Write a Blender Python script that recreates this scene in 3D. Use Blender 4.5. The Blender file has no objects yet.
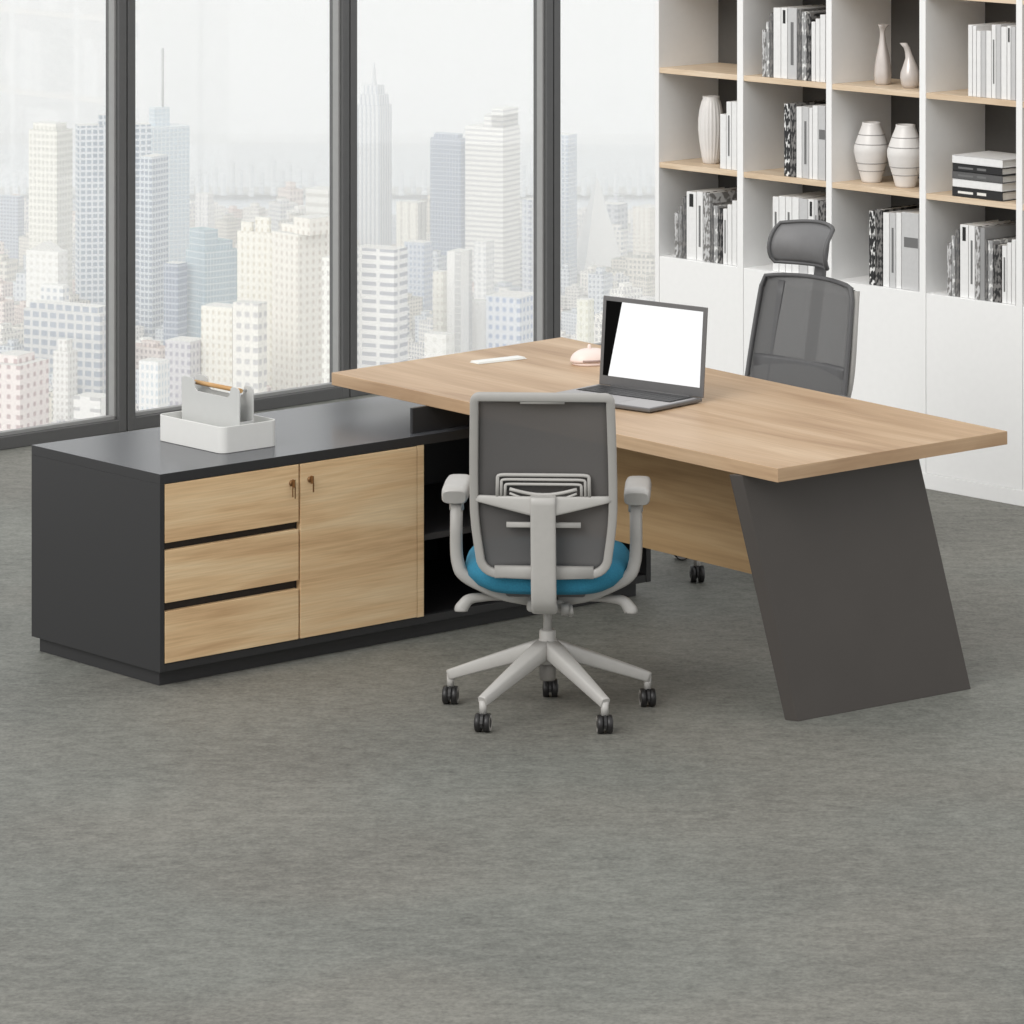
import bpy, bmesh, math, random
from mathutils import Vector, Matrix
R = math.radians
random.seed(7)
scn = bpy.context.scene
COL = scn.collection
# ---------------------------------------------------------------- camera
F, HC, YH = 4400.0, 3.0, -330.0
cam_d = bpy.data.cameras.new('camera'); cam = bpy.data.objects.new('camera', cam_d); COL.objects.link(cam)
cam.location = (0, 0, HC); cam.rotation_euler = (R(90), 0, 0)
cam_d.sensor_width = 36; cam_d.lens = F*36/1024; cam_d.shift_y = -(512-YH)/1024
cam_d.clip_start = .1; cam_d.clip_end = 20000
scn.camera = cam
scn.view_settings.view_transform = 'Standard'; scn.view_settings.look = 'None'
scn.view_settings.gamma = 1; scn.view_settings.exposure = 0
scn.view_settings.use_curve_mapping = False

def at(x, y, z):                       # photo pixel + height -> place on plan
    D = F*(HC-z)/(y-YH)
    return Vector(((x-512)/F*D, D))

class Frame:                            # local frame on the plan
    def __init__(s, o, deg):
        s.o = Vector(o); s.a = R(deg)
        s.x = Vector((math.cos(s.a), math.sin(s.a))); s.y = Vector((-math.sin(s.a), math.cos(s.a)))
    def loc(s, p): d = Vector(p)-s.o; return Vector((d.dot(s.x), d.dot(s.y)))
    def wor(s, x, y): return s.o+s.x*x+s.y*y
    def col(s, px, off=0.0):            # local x at which the sight line of column px meets local y = off
        k = (px-512)/F; o = s.o+s.y*off
        return (k*o.y-o.x)/(s.x.x-k*s.x.y)
    def hgt(s, px, py, off=0.0):
        t = s.col(px, off); D = (s.o+s.y*off+s.x*t).y
        return HC-(py-YH)*D/F

# ---------------------------------------------------------------- materials
def nmat(name):
    m = bpy.data.materials.new(name); m.use_nodes = True
    nt = m.node_tree; b = nt.nodes['Principled BSDF']
    return m, nt, b
def lin(c):
    return tuple(((v/255)/12.92 if v/255 <= .04045 else ((v/255+.055)/1.055)**2.4) for v in c)
def plain(name, rgb, rough=.5, metal=0.0, spec=.5, noise=0.0, nscale=40, bump=0.0, alpha=1.0, trans=0.0):
    m, nt, b = nmat(name); c = lin(rgb)
    b.inputs['Base Color'].default_value = (*c, 1); b.inputs['Roughness'].default_value = rough
    b.inputs['Metallic'].default_value = metal; b.inputs['Specular IOR Level'].default_value = spec
    b.inputs['Alpha'].default_value = alpha; b.inputs['Transmission Weight'].default_value = trans
    tc = nt.nodes.new('ShaderNodeTexCoord'); n = nt.nodes.new('ShaderNodeTexNoise')
    n.inputs['Scale'].default_value = nscale; n.inputs['Detail'].default_value = 4
    nt.links.new(tc.outputs['Object'], n.inputs['Vector'])
    if noise > 0:
        r = nt.nodes.new('ShaderNodeValToRGB')
        r.color_ramp.elements[0].position = .3; r.color_ramp.elements[1].position = .7
        r.color_ramp.elements[0].color = (*[v*(1-noise) for v in c], 1)
        r.color_ramp.elements[1].color = (*[min(1, v*(1+noise)) for v in c], 1)
        nt.links.new(n.outputs['Fac'], r.inputs['Fac']); nt.links.new(r.outputs['Color'], b.inputs['Base Color'])
    if bump > 0:
        bp = nt.nodes.new('ShaderNodeBump'); bp.inputs['Strength'].default_value = bump
        bp.inputs['Distance'].default_value = .002
        nt.links.new(n.outputs['Fac'], bp.inputs['Height']); nt.links.new(bp.outputs['Normal'], b.inputs['Normal'])
    return m
def wood(name, cols, sc=(.9, 13, 13), rough=.45, seed=0):
    m, nt, b = nmat(name); N = nt.nodes.new; L = nt.links.new
    tc = N('ShaderNodeTexCoord'); mp = N('ShaderNodeMapping'); mp.inputs['Scale'].default_value = sc
    mp.inputs['Location'].default_value = (seed*3.1, seed*1.7, seed*2.3)
    L(tc.outputs['Object'], mp.inputs['Vector'])
    n1 = N('ShaderNodeTexNoise'); n1.inputs['Scale'].default_value = 1.0; n1.inputs['Detail'].default_value = 5
    n1.inputs['Roughness'].default_value = .55; n1.inputs['Distortion'].default_value = .6
    L(mp.outputs['Vector'], n1.inputs['Vector'])
    r = N('ShaderNodeValToRGB'); cr = r.color_ramp
    cr.elements[0].position = .28; cr.elements[1].position = .72
    cr.elements[0].color = (*lin(cols[0]), 1); cr.elements[1].color = (*lin(cols[2]), 1)
    e = cr.elements.new(.5); e.color = (*lin(cols[1]), 1)
    L(n1.outputs['Fac'], r.inputs['Fac'])
    mp2 = N('ShaderNodeMapping'); mp2.inputs['Scale'].default_value = (sc[0]*4, sc[1]*12, sc[2]*12)
    L(tc.outputs['Object'], mp2.inputs['Vector'])
    n2 = N('ShaderNodeTexNoise'); n2.inputs['Scale'].default_value = 1.0; n2.inputs['Detail'].default_value = 3
    L(mp2.outputs['Vector'], n2.inputs['Vector'])
    mx = N('ShaderNodeMix'); mx.data_type = 'RGBA'; mx.blend_type = 'MULTIPLY'; mx.inputs['Factor'].default_value = .35
    r2 = N('ShaderNodeValToRGB'); r2.color_ramp.elements[0].position = .3; r2.color_ramp.elements[1].position = .65
    r2.color_ramp.elements[0].color = (.62, .58, .54, 1); r2.color_ramp.elements[1].color = (1, 1, 1, 1)
    L(n2.outputs['Fac'], r2.inputs['Fac']); L(r.outputs['Color'], mx.inputs['A']); L(r2.outputs['Color'], mx.inputs['B'])
    L(mx.outputs['Result'], b.inputs['Base Color']); b.inputs['Roughness'].default_value = rough
    b.inputs['Specular IOR Level'].default_value = .35
    return m
def carpet():
    m, nt, b = nmat('carpet'); N = nt.nodes.new; L = nt.links.new
    tc = N('ShaderNodeTexCoord')
    def nz(s, d, rg=.5):
        mp = N('ShaderNodeMapping'); mp.inputs['Scale'].default_value = s; L(tc.outputs['Object'], mp.inputs['Vector'])
        n = N('ShaderNodeTexNoise'); n.inputs['Scale'].default_value = 1; n.inputs['Detail'].default_value = d
        n.inputs['Roughness'].default_value = rg; L(mp.outputs['Vector'], n.inputs['Vector']); return n
    a = nz((14, 22, 1), 6, .65); c = nz((1.3, 1.6, 1), 3); f = nz((70, 60, 1), 2, .7)
    r = N('ShaderNodeValToRGB'); r.color_ramp.elements[0].position = .25; r.color_ramp.elements[1].position = .78
    r.color_ramp.elements[0].color = (*lin((80, 80, 76)), 1); r.color_ramp.elements[1].color = (*lin((145, 145, 138)), 1)
    ad = N('ShaderNodeMath'); ad.operation = 'MULTIPLY_ADD'; L(c.outputs['Fac'], ad.inputs[0]); ad.inputs[1].default_value = .25
    ad2 = N('ShaderNodeMath'); ad2.operation = 'MULTIPLY_ADD'; L(a.outputs['Fac'], ad2.inputs[0]); ad2.inputs[1].default_value = .55; ad2.inputs[2].default_value = 0
    L(ad2.outputs[0], ad.inputs[2])
    ad3 = N('ShaderNodeMath'); ad3.operation = 'MULTIPLY_ADD'; L(f.outputs['Fac'], ad3.inputs[0]); ad3.inputs[1].default_value = .5
    s = N('ShaderNodeMath'); s.operation = 'SUBTRACT'; L(ad.outputs[0], s.inputs[0]); s.inputs[1].default_value = .15
    L(s.outputs[0], ad3.inputs[2]); L(ad3.outputs[0], r.inputs['Fac'])
    # warm / cool carpet dye patches
    t = nz((.9, .9, 1), 1); r2 = N('ShaderNodeValToRGB'); r2.color_ramp.elements[0].position = .42; r2.color_ramp.elements[1].position = .58
    r2.color_ramp.elements[0].color = (1, .985, .965, 1); r2.color_ramp.elements[1].color = (.965, .99, .985, 1)
    L(t.outputs['Fac'], r2.inputs['Fac'])
    mx = N('ShaderNodeMix'); mx.data_type = 'RGBA'; mx.blend_type = 'MULTIPLY'; mx.inputs['Factor'].default_value = 1
    L(r.outputs['Color'], mx.inputs['A']); L(r2.outputs['Color'], mx.inputs['B'])
    L(mx.outputs['Result'], b.inputs['Base Color']); b.inputs['Roughness'].default_value = .6
    b.inputs['Specular IOR Level'].default_value = .3
    bp = N('ShaderNodeBump'); bp.inputs['Strength'].default_value = .25; bp.inputs['Distance'].default_value = .004
    L(f.outputs['Fac'], bp.inputs['Height']); L(bp.outputs['Normal'], b.inputs['Normal'])
    return m
_fc = {}
def facade(wall, glass, fh=3.4, bw=3.4, wx=.6, wz=.5, rough=.6):
    key = (wall, glass, fh, bw, wx, wz)
    if key in _fc: return _fc[key]
    m, nt, b = nmat('facade'); N = nt.nodes.new; L = nt.links.new
    uv = N('ShaderNodeUVMap'); uv.uv_map = 'UVMap'; sp = N('ShaderNodeSeparateXYZ'); L(uv.outputs['UV'], sp.inputs['Vector'])
    def mask(out, per, frac):
        d = N('ShaderNodeMath'); d.operation = 'DIVIDE'; L(out, d.inputs[0]); d.inputs[1].default_value = per
        f = N('ShaderNodeMath'); f.operation = 'FRACT'; L(d.outputs[0], f.inputs[0])
        l = N('ShaderNodeMath'); l.operation = 'LESS_THAN'; L(f.outputs[0], l.inputs[0]); l.inputs[1].default_value = frac
        return l.outputs[0]
    mu = N('ShaderNodeMath'); mu.operation = 'MULTIPLY'
    L(mask(sp.outputs['X'], bw, wx), mu.inputs[0]); L(mask(sp.outputs['Y'], fh, wz), mu.inputs[1])
    mx = N('ShaderNodeMix'); mx.data_type = 'RGBA'; L(mu.outputs[0], mx.inputs['Factor'])
    mx.inputs['A'].default_value = (*lin(wall), 1); mx.inputs['B'].default_value = (*lin(glass), 1)
    L(mx.outputs['Result'], b.inputs['Base Color']); b.inputs['Roughness'].default_value = rough
    b.inputs['Specular IOR Level'].default_value = .3
    _fc[key] = m
    return m

OAK = wood('oak_laminate', [(164, 133, 102), (191, 162, 130), (207, 181, 151)], sc=(.8, 9, 9))
OAKF = wood('oak_fronts', [(198, 159, 118), (227, 194, 150), (239, 214, 174)], sc=(1.3, 9, 17), seed=2)
OAKS = wood('pale_oak_shelf', [(205, 180, 150), (222, 200, 172), (232, 214, 190)], sc=(2, 20, 20), seed=4)
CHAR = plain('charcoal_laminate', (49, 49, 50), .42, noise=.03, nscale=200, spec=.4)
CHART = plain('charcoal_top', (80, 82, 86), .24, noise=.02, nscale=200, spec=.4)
CHARL = plain('brown_charcoal_leg', (75, 71, 68), .5, noise=.03, nscale=6, spec=.35)
BLACKI = plain('black_interior', (24, 24, 26), .5, noise=.03)
GROOVE = plain('dark_groove', (38, 34, 32), .5)
WHITE = plain('white_lacquer', (240, 240, 239), .45, noise=.01)
WHITEI = plain('white_melamine', (226, 223, 219), .55, noise=.01)
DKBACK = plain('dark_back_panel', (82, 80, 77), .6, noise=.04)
FRAME = plain('grey_aluminium', (92, 92, 92), .4, metal=.0, noise=.03, nscale=30)
FRAMEL = plain('brushed_aluminium', (150, 150, 149), .4, noise=.03, nscale=30)
CARPET = carpet()
LGREY = plain('light_grey_nylon', (163, 161, 157), .45, noise=.02)
LGREY2 = plain('pale_grey_plastic', (178, 176, 172), .4, noise=.02)
BLUE = plain('blue_fabric', (38, 118, 146), .85, noise=.12, nscale=220, bump=.3)
BLACKP = plain('black_plastic', (34, 33, 33), .4)
RIM = plain('wheel_rim', (165, 162, 158), .4)
CHROME = plain('steel', (170, 170, 168), .25, metal=.9)
BRASS = plain('antique_brass', (140, 105, 70), .35, metal=.7)
def meshmat(name, rgb, a):
    m = plain(name, rgb, .8, noise=.05, nscale=500)
    m.node_tree.nodes['Principled BSDF'].inputs['Alpha'].default_value = a
    return m
MESH = meshmat('grey_mesh_fabric', (100, 98, 97), .84)
MESH2 = meshmat('mid_grey_mesh_fabric', (112, 112, 112), .8)
DGREY = plain('dark_grey_plastic', (90, 90, 91), .5, noise=.03)
MGREY = plain('mid_grey_plastic', (112, 112, 113), .5, noise=.03)
TRAY = plain('off_white_plastic', (222, 222, 219), .5, noise=.01)
CADG = plain('pale_grey_metal', (196, 197, 195), .5, noise=.01)
DOWEL = wood('beech_dowel', [(170, 125, 75), (205, 162, 108), (222, 184, 132)], sc=(6, 60, 60), seed=6)
LAPS = plain('grey_anodised', (112, 111, 111), .35, metal=.5, noise=.02)
LAPB = plain('laptop_palm_rest', (170, 168, 168), .4, metal=.3, noise=.02)
KEYS = plain('black_keys', (28, 28, 29), .5)
SCRB = plain('black_glass', (3, 3, 3), .5, spec=.05)
CER = plain('white_ceramic', (226, 223, 220), .3, noise=.02)
CERG = plain('grey_banding', (160, 157, 155), .5)
PEARL = plain('pearl_ceramic', (205, 198, 193), .22, noise=.03, metal=.2)
PINK = plain('blush_plastic', (238, 220, 212), .35)
DPINK = plain('mouse_base', (160, 138, 130), .5)
ALUW = plain('white_aluminium', (235, 236, 232), .35)
def emit(name, rgb, s):
    m, nt, b = nmat(name); b.inputs['Base Color'].default_value = (0, 0, 0, 1)
    b.inputs['Emission Color'].default_value = (*rgb, 1); b.inputs['Emission Strength'].default_value = s
    return m
SCREEN = emit('lit_screen', (1, 1, 1), 1.0)
def glassmat():
    m = bpy.data.materials.new('window_glass'); m.use_nodes = True; nt = m.node_tree; nt.nodes.clear()
    o = nt.nodes.new('ShaderNodeOutputMaterial'); t = nt.nodes.new('ShaderNodeBsdfTransparent'); g = nt.nodes.new('ShaderNodeBsdfGlossy')
    g.inputs['Roughness'].default_value = .02; g.inputs['Color'].default_value = (.9, .9, .9, 1)
    t.inputs['Color'].default_value = (.985, .99, .985, 1)
    mx = nt.nodes.new('ShaderNodeMixShader'); mx.inputs[0].default_value = .04
    nt.links.new(t.outputs[0], mx.inputs[1]); nt.links.new(g.outputs[0], mx.inputs[2]); nt.links.new(mx.outputs[0], o.inputs[0])
    return m
GLASS = glassmat()

# ---------------------------------------------------------------- mesh builder
class MB:
    def __init__(s): s.bm = bmesh.new(); s.uv = None
    def box(s, x0, x1, y0, y1, z0, z1, mi=0, M=None):
        vs = [s.bm.verts.new((x, y, z)) for z in (z0, z1) for x, y in ((x0, y0), (x1, y0), (x1, y1), (x0, y1))]
        return s._hexa(vs, mi, M)
    def _hexa(s, vs, mi=0, M=None):
        if M is not None:
            for v in vs: v.co = M @ v.co
        fs = [(3, 2, 1, 0), (4, 5, 6, 7), (0, 1, 5, 4), (1, 2, 6, 5), (2, 3, 7, 6), (3, 0, 4, 7)]
        for f in fs:
            q = s.bm.faces.new([vs[i] for i in f]); q.material_index = mi
        return s
    def hexa(s, bot, top, mi=0):
        return s._hexa([s.bm.verts.new(p) for p in list(bot)+list(top)], mi)
    def prism(s, pts, y0, y1, mi=0, M=None):      # outline in xz extruded along y
        a = [s.bm.verts.new((x, y0, z)) for x, z in pts]; b = [s.bm.verts.new((x, y1, z)) for x, z in pts]
        n = len(pts); fs = [a, b[::-1]]+[[a[(i+1) % n], a[i], b[i], b[(i+1) % n]] for i in range(n)]
        for f in fs: s.bm.faces.new(f).material_index = mi
        if M is not None:
            for v in a+b: v.co = M @ v.co
        return s
    def prismz(s, pts, z0, z1, mi=0):
        a = [s.bm.verts.new((x, y, z0)) for x, y in pts]; b = [s.bm.verts.new((x, y, z1)) for x, y in pts]
        n = len(pts); fs = [a[::-1], b]+[[a[i], a[(i+1) % n], b[(i+1) % n], b[i]] for i in range(n)]
        for f in fs: s.bm.faces.new(f).material_index = mi
        return s
    def lathe(s, prof, cx=0, cy=0, n=32, mi=0, sm=True, rf=None, bend=None):
        rings = []
        for i, (r, z) in enumerate(prof):
            ring = []
            for k in range(n):
                a = 2*math.pi*k/n; rr = r*(rf(a, z) if rf else 1)
                dx = bend(z) if bend else 0
                ring.append(s.bm.verts.new((cx+rr*math.cos(a)+dx, cy+rr*math.sin(a), z)))
            rings.append(ring)
        for A, B in zip(rings, rings[1:]):
            for k in range(n):
                f = s.bm.faces.new([A[k], A[(k+1) % n], B[(k+1) % n], B[k]]); f.smooth = sm; f.material_index = mi
        s.bm.faces.new(rings[0][::-1]).material_index = mi; s.bm.faces.new(rings[-1]).material_index = mi
        return s
    def sweep(s, pts, size, n=12, mi=0, side=None, p=2.0, closed=False, sm=True):
        # superellipse section (width along "side", height across) swept along pts
        P = [Vector(q) for q in pts]; N = len(P); rings = []
        for i, q in enumerate(P):
            if closed: t = (P[(i+1) % N]-P[i-1]).normalized()
            else: t = (P[min(i+1, N-1)]-P[max(i-1, 0)]).normalized()
            sd = Vector(side) if side is not None else Vector((0, 0, 1)).cross(t)
            if sd.length < 1e-4: sd = Vector((1, 0, 0))
            sd = (sd-t*sd.dot(t)).normalized(); up = sd.cross(t).normalized()
            w, h = size[i] if isinstance(size, list) else size
            ring = []
            for k in range(n):
                a = 2*math.pi*k/n; c, d = math.cos(a), math.sin(a)
                cx = math.copysign(abs(c)**(2/p), c)*w/2; cy = math.copysign(abs(d)**(2/p), d)*h/2
                ring.append(s.bm.verts.new(q+sd*cx+up*cy))
            rings.append(ring)
        pr = list(zip(rings, rings[1:]))+([(rings[-1], rings[0])] if closed else [])
        for A, B in pr:
            for k in range(n):
                f = s.bm.faces.new([A[k], A[(k+1) % n], B[(k+1) % n], B[k]]); f.smooth = sm; f.material_index = mi
        if not closed:
            s.bm.faces.new(rings[0][::-1]).material_index = mi; s.bm.faces.new(rings[-1]).material_index = mi
        return s
    def sheet(s, grid, th, mi=0):                 # solid from a grid of points, thickness th along normals
        G = [[s.bm.verts.new(p) for p in row] for row in grid]
        fs = []
        for i in range(len(G)-1):
            for j in range(len(G[0])-1):
                f = s.bm.faces.new([G[i][j], G[i][j+1], G[i+1][j+1], G[i+1][j]]); f.smooth = True; f.material_index = mi; fs.append(f)
        if th:
            bmesh.ops.recalc_face_normals(s.bm, faces=fs)
            bmesh.ops.solidify(s.bm, geom=fs, thickness=th)
        return s
    def build(s, name, mat, parent=None, bevel=0, seg=2, loc=None, rot=None, sub=0, recalc=True):
        if recalc: bmesh.ops.recalc_face_normals(s.bm, faces=s.bm.faces[:])
        me = bpy.data.meshes.new(name); s.bm.to_mesh(me); s.bm.free()
        for m in (mat if isinstance(mat, (list, tuple)) else [mat]): me.materials.append(m)
        o = bpy.data.objects.new(name, me); COL.objects.link(o)
        if parent: o.parent = parent
        if loc is not None: o.location = loc
        if rot is not None: o.rotation_euler = (0, 0, rot)
        if bevel:
            b = o.modifiers.new('bevel', 'BEVEL'); b.width = bevel; b.segments = seg; b.limit_method = 'ANGLE'; b.angle_limit = R(35)
        if sub:
            q = o.modifiers.new('sub', 'SUBSURF'); q.levels = sub; q.render_levels = sub
        return o
def tag(o, label=None, cat=None, group=None, kind=None):
    if label: o['label'] = label
    if cat: o['category'] = cat
    if group: o['group'] = group
    if kind: o['kind'] = kind
    return o
def empty(name, loc, rz=0):
    o = bpy.data.objects.new(name, None); COL.objects.link(o); o.empty_display_size = .1
    o.location = loc; o.rotation_euler = (0, 0, rz); return o
def copy_tree(o, parent=None):
    c = o.copy(); COL.objects.link(c); c.parent = parent
    for ch in list(o.children): copy_tree(ch, c)
    return c

# ================================================================= SETTING
W = Frame(at(0, 447.5, 0), 43.5)          # window wall, local -y is the room side
def wt(px, off): return W.col(px, off)
fl = MB()
p0, p1 = W.wor(-9, .06), W.wor(11, .06)
fl.prismz([(p0.x, -2), (9, -2), (9, p1.y), (p1.x, p1.y), (p0.x, p0.y)], -.3, 0)
tag(fl.build('floor', CARPET), kind='structure')
# mullion columns: (front face left px, front face right px)
MUL = [(-92, -77), (119, 135.7), (343, 357.5), (547, 560.8)]
cols = [(W.col(a, -.056), W.col(b, -.056)) for a, b in MUL]
sp_ = cols[3][0]-cols[2][0]
cols.append((cols[3][0]+sp_, cols[3][1]+sp_)); cols.append((cols[4][0]+sp_, cols[4][1]+sp_))
HW = 3.3
for i in range(5):
    a, b = cols[i][1], cols[i+1][0]
    wn = empty('window_%d' % (i+1), (*W.o, 0), W.a); tag(wn, kind='structure')
    m = MB()
    m.box(a-.002, b+.002, -.054, .03, 0, .05)
    m.box(a-.002, b+.002, -.054, .03, HW-.06, HW)
    m.build('window_rail', FRAME, wn, bevel=.003)
    m = MB()
    m.box(a, b, -.04, -.01, .05, .066)
    m.box(b-.012, b, -.040, -.005, .05, HW-.06)
    m.build('glazing_bead', FRAMEL, wn, bevel=.002)
    m = MB(); m.box(a-.001, b-.015, -.012, -.004, .055, HW-.06)
    m.build('pane', GLASS, wn)
for i, (a, b) in enumerate(cols):
    m = MB()
    c = (a+b)/2
    m.box(a, c-.003, -.056, .03, 0, HW); m.box(c+.003, b, -.056, .03, 0, HW); m.box(c-.004, c+.004, -.049, .02, 0, HW)
    t = m.build('trim_%d' % (i+1), FRAME, bevel=.003, loc=(*W.o, 0), rot=W.a); tag(t, kind='structure')
    q = MB(); q.box(a-.0015, a, -.030, -.016, .06, HW)
    q.build('trim_strip', FRAMEL, t)

# ================================================================= BOOKCASE
bf = at(1024, 506.5, 0); K0 = Frame(bf, -47.4)
tL = K0.col(655); K = Frame(K0.wor(tL, 0), -47.4)
DEP = .33
UP = [(655, 658.8), (737, 743), (826, 831.5), (919.3, 925.5), (1016, 1022)]
ups = [(K.col(a), K.col(b)) for a, b in UP]
pitch = ups[4][0]-ups[3][0]; ups.append((ups[4][0]+pitch, ups[4][1]+pitch))
bk = empty('bookcase', (*K.o, 0), K.a)
tag(bk, 'tall white open bookcase with pale oak shelves and white cupboard doors below', 'bookcase')
SH = [.715, 1.081, 1.450, 1.82, 2.19]
xe = ups[-1][1]
for a, b in ups:
    m = MB(); m.box(a, b, 0, DEP, 0, 2.6); m.build('upright', WHITE, bk, bevel=.001)
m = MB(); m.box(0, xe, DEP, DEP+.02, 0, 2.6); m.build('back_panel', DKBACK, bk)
m = MB(); m.box(.002, xe-.002, -.002, .03, 0, .056); m.build('plinth', WHITE, bk, bevel=.001)
for i in range(5):
    a, b = ups[i][1], ups[i+1][0]
    m = MB(); m.box(a, b, .021, DEP, SH[0]-.025, SH[0]); m.build('cupboard_top', WHITE, bk, bevel=.001)
    m = MB(); m.box(a+.0012, b-.0012, .002, .0205, .0567, SH[0]); m.build('door', WHITE, bk, bevel=.0015)
    for z in SH[1:]:
        m = MB(); m.box(a, b, .004, DEP, z-.021, z); m.build('shelf', OAKS, bk, bevel=.001)
    # inner lining (warm white melamine)
wl = MB(); wl.box(-.0, 6.5, DEP+.03, DEP+.18, 0, HW)
tag(wl.build('wall_right', WHITE, loc=(*K.o, 0), rot=K.a), kind='structure')

# ---- books
PATB = {}
def bookmat(key):
    if key in PATB: return PATB[key]
    rgb, pat = key
    if pat == 0: m = plain('book_cover', rgb, .5, noise=.03, nscale=60)
    else:
        m, nt, b = nmat('patterned_cover'); N = nt.nodes.new; L = nt.links.new
        tc = N('ShaderNodeTexCoord'); mp = N('ShaderNodeMapping'); mp.inputs['Scale'].default_value = (90, 40, 45)
        L(tc.outputs['Object'], mp.inputs['Vector']); n = N('ShaderNodeTexNoise'); n.inputs['Scale'].default_value = 1; n.inputs['Detail'].default_value = 1
        L(mp.outputs['Vector'], n.inputs['Vector']); r = N('ShaderNodeValToRGB'); r.color_ramp.interpolation = 'LINEAR'
        th = .56 if pat == 1 else .5
        r.color_ramp.elements[0].position = th-.04; r.color_ramp.elements[1].position = th+.05
        r.color_ramp.elements[0].color = (*lin(rgb), 1); r.color_ramp.elements[1].color = (*lin((225, 225, 223) if pat == 1 else (120, 118, 116)), 1)
        L(n.outputs['Fac'], r.inputs['Fac']); L(r.outputs['Color'], b.inputs['Base Color']); b.inputs['Roughness'].default_value = .5
    PATB[key] = m; return m
PAGES = plain('book_pages', (228, 226, 221), .8, noise=.04, nscale=300)
INK = plain('black_label', (25, 25, 25), .6)
INKG = plain('grey_label', (110, 110, 110), .6)
ORD = ['first', 'second', 'third', 'fourth', 'fifth', 'sixth', 'seventh', 'eighth', 'ninth', 'tenth', 'eleventh', 'twelfth', 'thirteenth']
WH, LG, MG, DG, BK = (232, 232, 231), (196, 196, 196), (150, 150, 150), (88, 88, 88), (30, 30, 31)
CN = {WH: 'white', LG: 'light grey', MG: 'mid grey', DG: 'dark grey', BK: 'black'}
BAY = ['first bay', 'second bay', 'third bay', 'fourth bay']
ROW = ['cupboard top', 'lower shelf', 'upper shelf']
def books(bay, row, lst, yoff=.018):
    z0 = SH[row]
    for i, e in enumerate(lst):
        x0, x1, yt, c, pat = e[:5]; mark = e[5] if len(e) > 5 else None
        a, b = K.col(x0, yoff), K.col(x1, yoff)
        h = K.hgt((x0+x1)/2, yt, yoff)-z0
        d = min(.26, .17+.02*(i % 3)+(.04 if h > .24 else 0)); w = b-a-.0008
        o = empty('book', (*K.wor(a, yoff), z0+.0005), K.a)
        m = MB(); c_ = min(.0025, w*.18)
        m.box(0, c_, 0, d, 0, h); m.box(w-c_, w, 0, d, 0, h); m.box(0, w, 0, .0025, 0, h)
        m.build('cover', bookmat((c, pat)), o, bevel=min(.0012, w*.1), seg=1)
        m = MB(); m.box(c_, w-c_, .0025, d-.005, .003, h-.004); m.build('page_block', PAGES, o)
        look = CN[c]+(' patterned' if pat else '')
        if mark == 'k':
            m = MB(); m.box(w*.3, w*.7, -.0006, 0, h*.78, h*.97); m.build('spine_label', INK, o); look += ' black-labelled'
        elif mark == 'g':
            m = MB(); m.box(w*.15, w*.95, -.0006, 0, h*.55, h*.68); m.build('spine_label', INKG, o); look += ' grey-labelled'
        elif mark == 's':
            m = MB(); m.box(w*.35, w*.65, -.0006, 0, h*.2, h*.8); m.build('spine_title', INKG, o); look += ' titled'
        tag(o, '%s upright book, %s from left, %s, %s' % (look, ORD[i], BAY[bay], ROW[row]), 'book', 'upright books, %s, %s' % (BAY[bay], ROW[row]))
books(0, 0, [(674.5, 678.2, 213, LG, 2), (678.2, 682, 206, MG, 2), (682, 686.2, 197, DG, 2), (686.4, 696.5, 192, WH, 0, 'k'), (696.6, 703, 192, WH, 0, 's'),
             (703, 710, 193, LG, 2), (710, 713.5, 204, DG, 2), (713.5, 718, 206, MG, 1), (718, 722.6, 208, BK, 2), (723, 727.3, 209, WH, 0, 's'), (727.3, 732, 205, WH, 0), (732, 737, 201, WH, 0)])
books(1, 0, [(772.5, 779, 197, WH, 0, 's'), (779, 785.5, 196.5, WH, 0), (785.5, 792, 197, WH, 0, 's'), (792, 799, 197.5, WH, 0), (799, 808, 199, LG, 0), (808, 814, 199.5, WH, 0, 'k'), (814, 818, 200, LG, 0, 's'), (818, 825.5, 201, BK, 2)])
books(2, 0, [(869, 875, 211, BK, 1), (875, 882.5, 209.5, BK, 2), (883, 889.5, 213, WH, 0), (889.5, 896, 213, LG, 0, 's'), (896, 901.5, 213, WH, 0), (901.5, 919, 213, LG, 0, 'g')])
books(3, 0, [(947, 951.5, 243, LG, 2), (951.5, 955, 236, MG, 1), (955, 959.6, 230, DG, 2), (960, 968.5, 225, WH, 0, 'k'), (968.5, 975, 226, WH, 0, 's'), (975, 980, 227, LG, 2), (980, 985, 228, MG, 0),
             (985, 988, 240, DG, 2), (988, 993, 241, MG, 1), (993, 1001.5, 245, BK, 2), (1002, 1007, 246, WH, 0, 's'), (1007, 1011.5, 243, WH, 0), (1011.5, 1015.8, 240, WH, 0)])
books(0, 1, [(720, 726.3, 114.5, WH, 0), (726.3, 731.5, 102, WH, 0, 's'), (731.5, 737, 102, WH, 0)])
books(1, 1, [(784, 789.8, 104, BK, 1), (789.8, 796, 103.5, BK, 2), (796.3, 802, 107, WH, 0), (802, 809, 107, LG, 0, 's'), (809, 812.5, 108, WH, 0), (812.5, 818, 106, WH, 0), (818, 825.5, 106, LG, 0, 'g')])
books(1, 2, [(762, 766, 30, LG, 2), (766, 769.5, 22, MG, 1), (769.5, 773, 13, DG, 2), (773.3, 781, 8, WH, 0), (781, 787.5, 8, WH, 0, 'k'), (787.5, 797, 8, LG, 0, 's'), (797, 801.5, 10, DG, 2), (801.5, 806.5, 12, MG, 1),
             (806.5, 811, 14, BK, 2), (811.3, 815.5, 22, WH, 0), (815.5, 820, 19, WH, 0), (820, 825.5, 15, WH, 0)])
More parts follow.
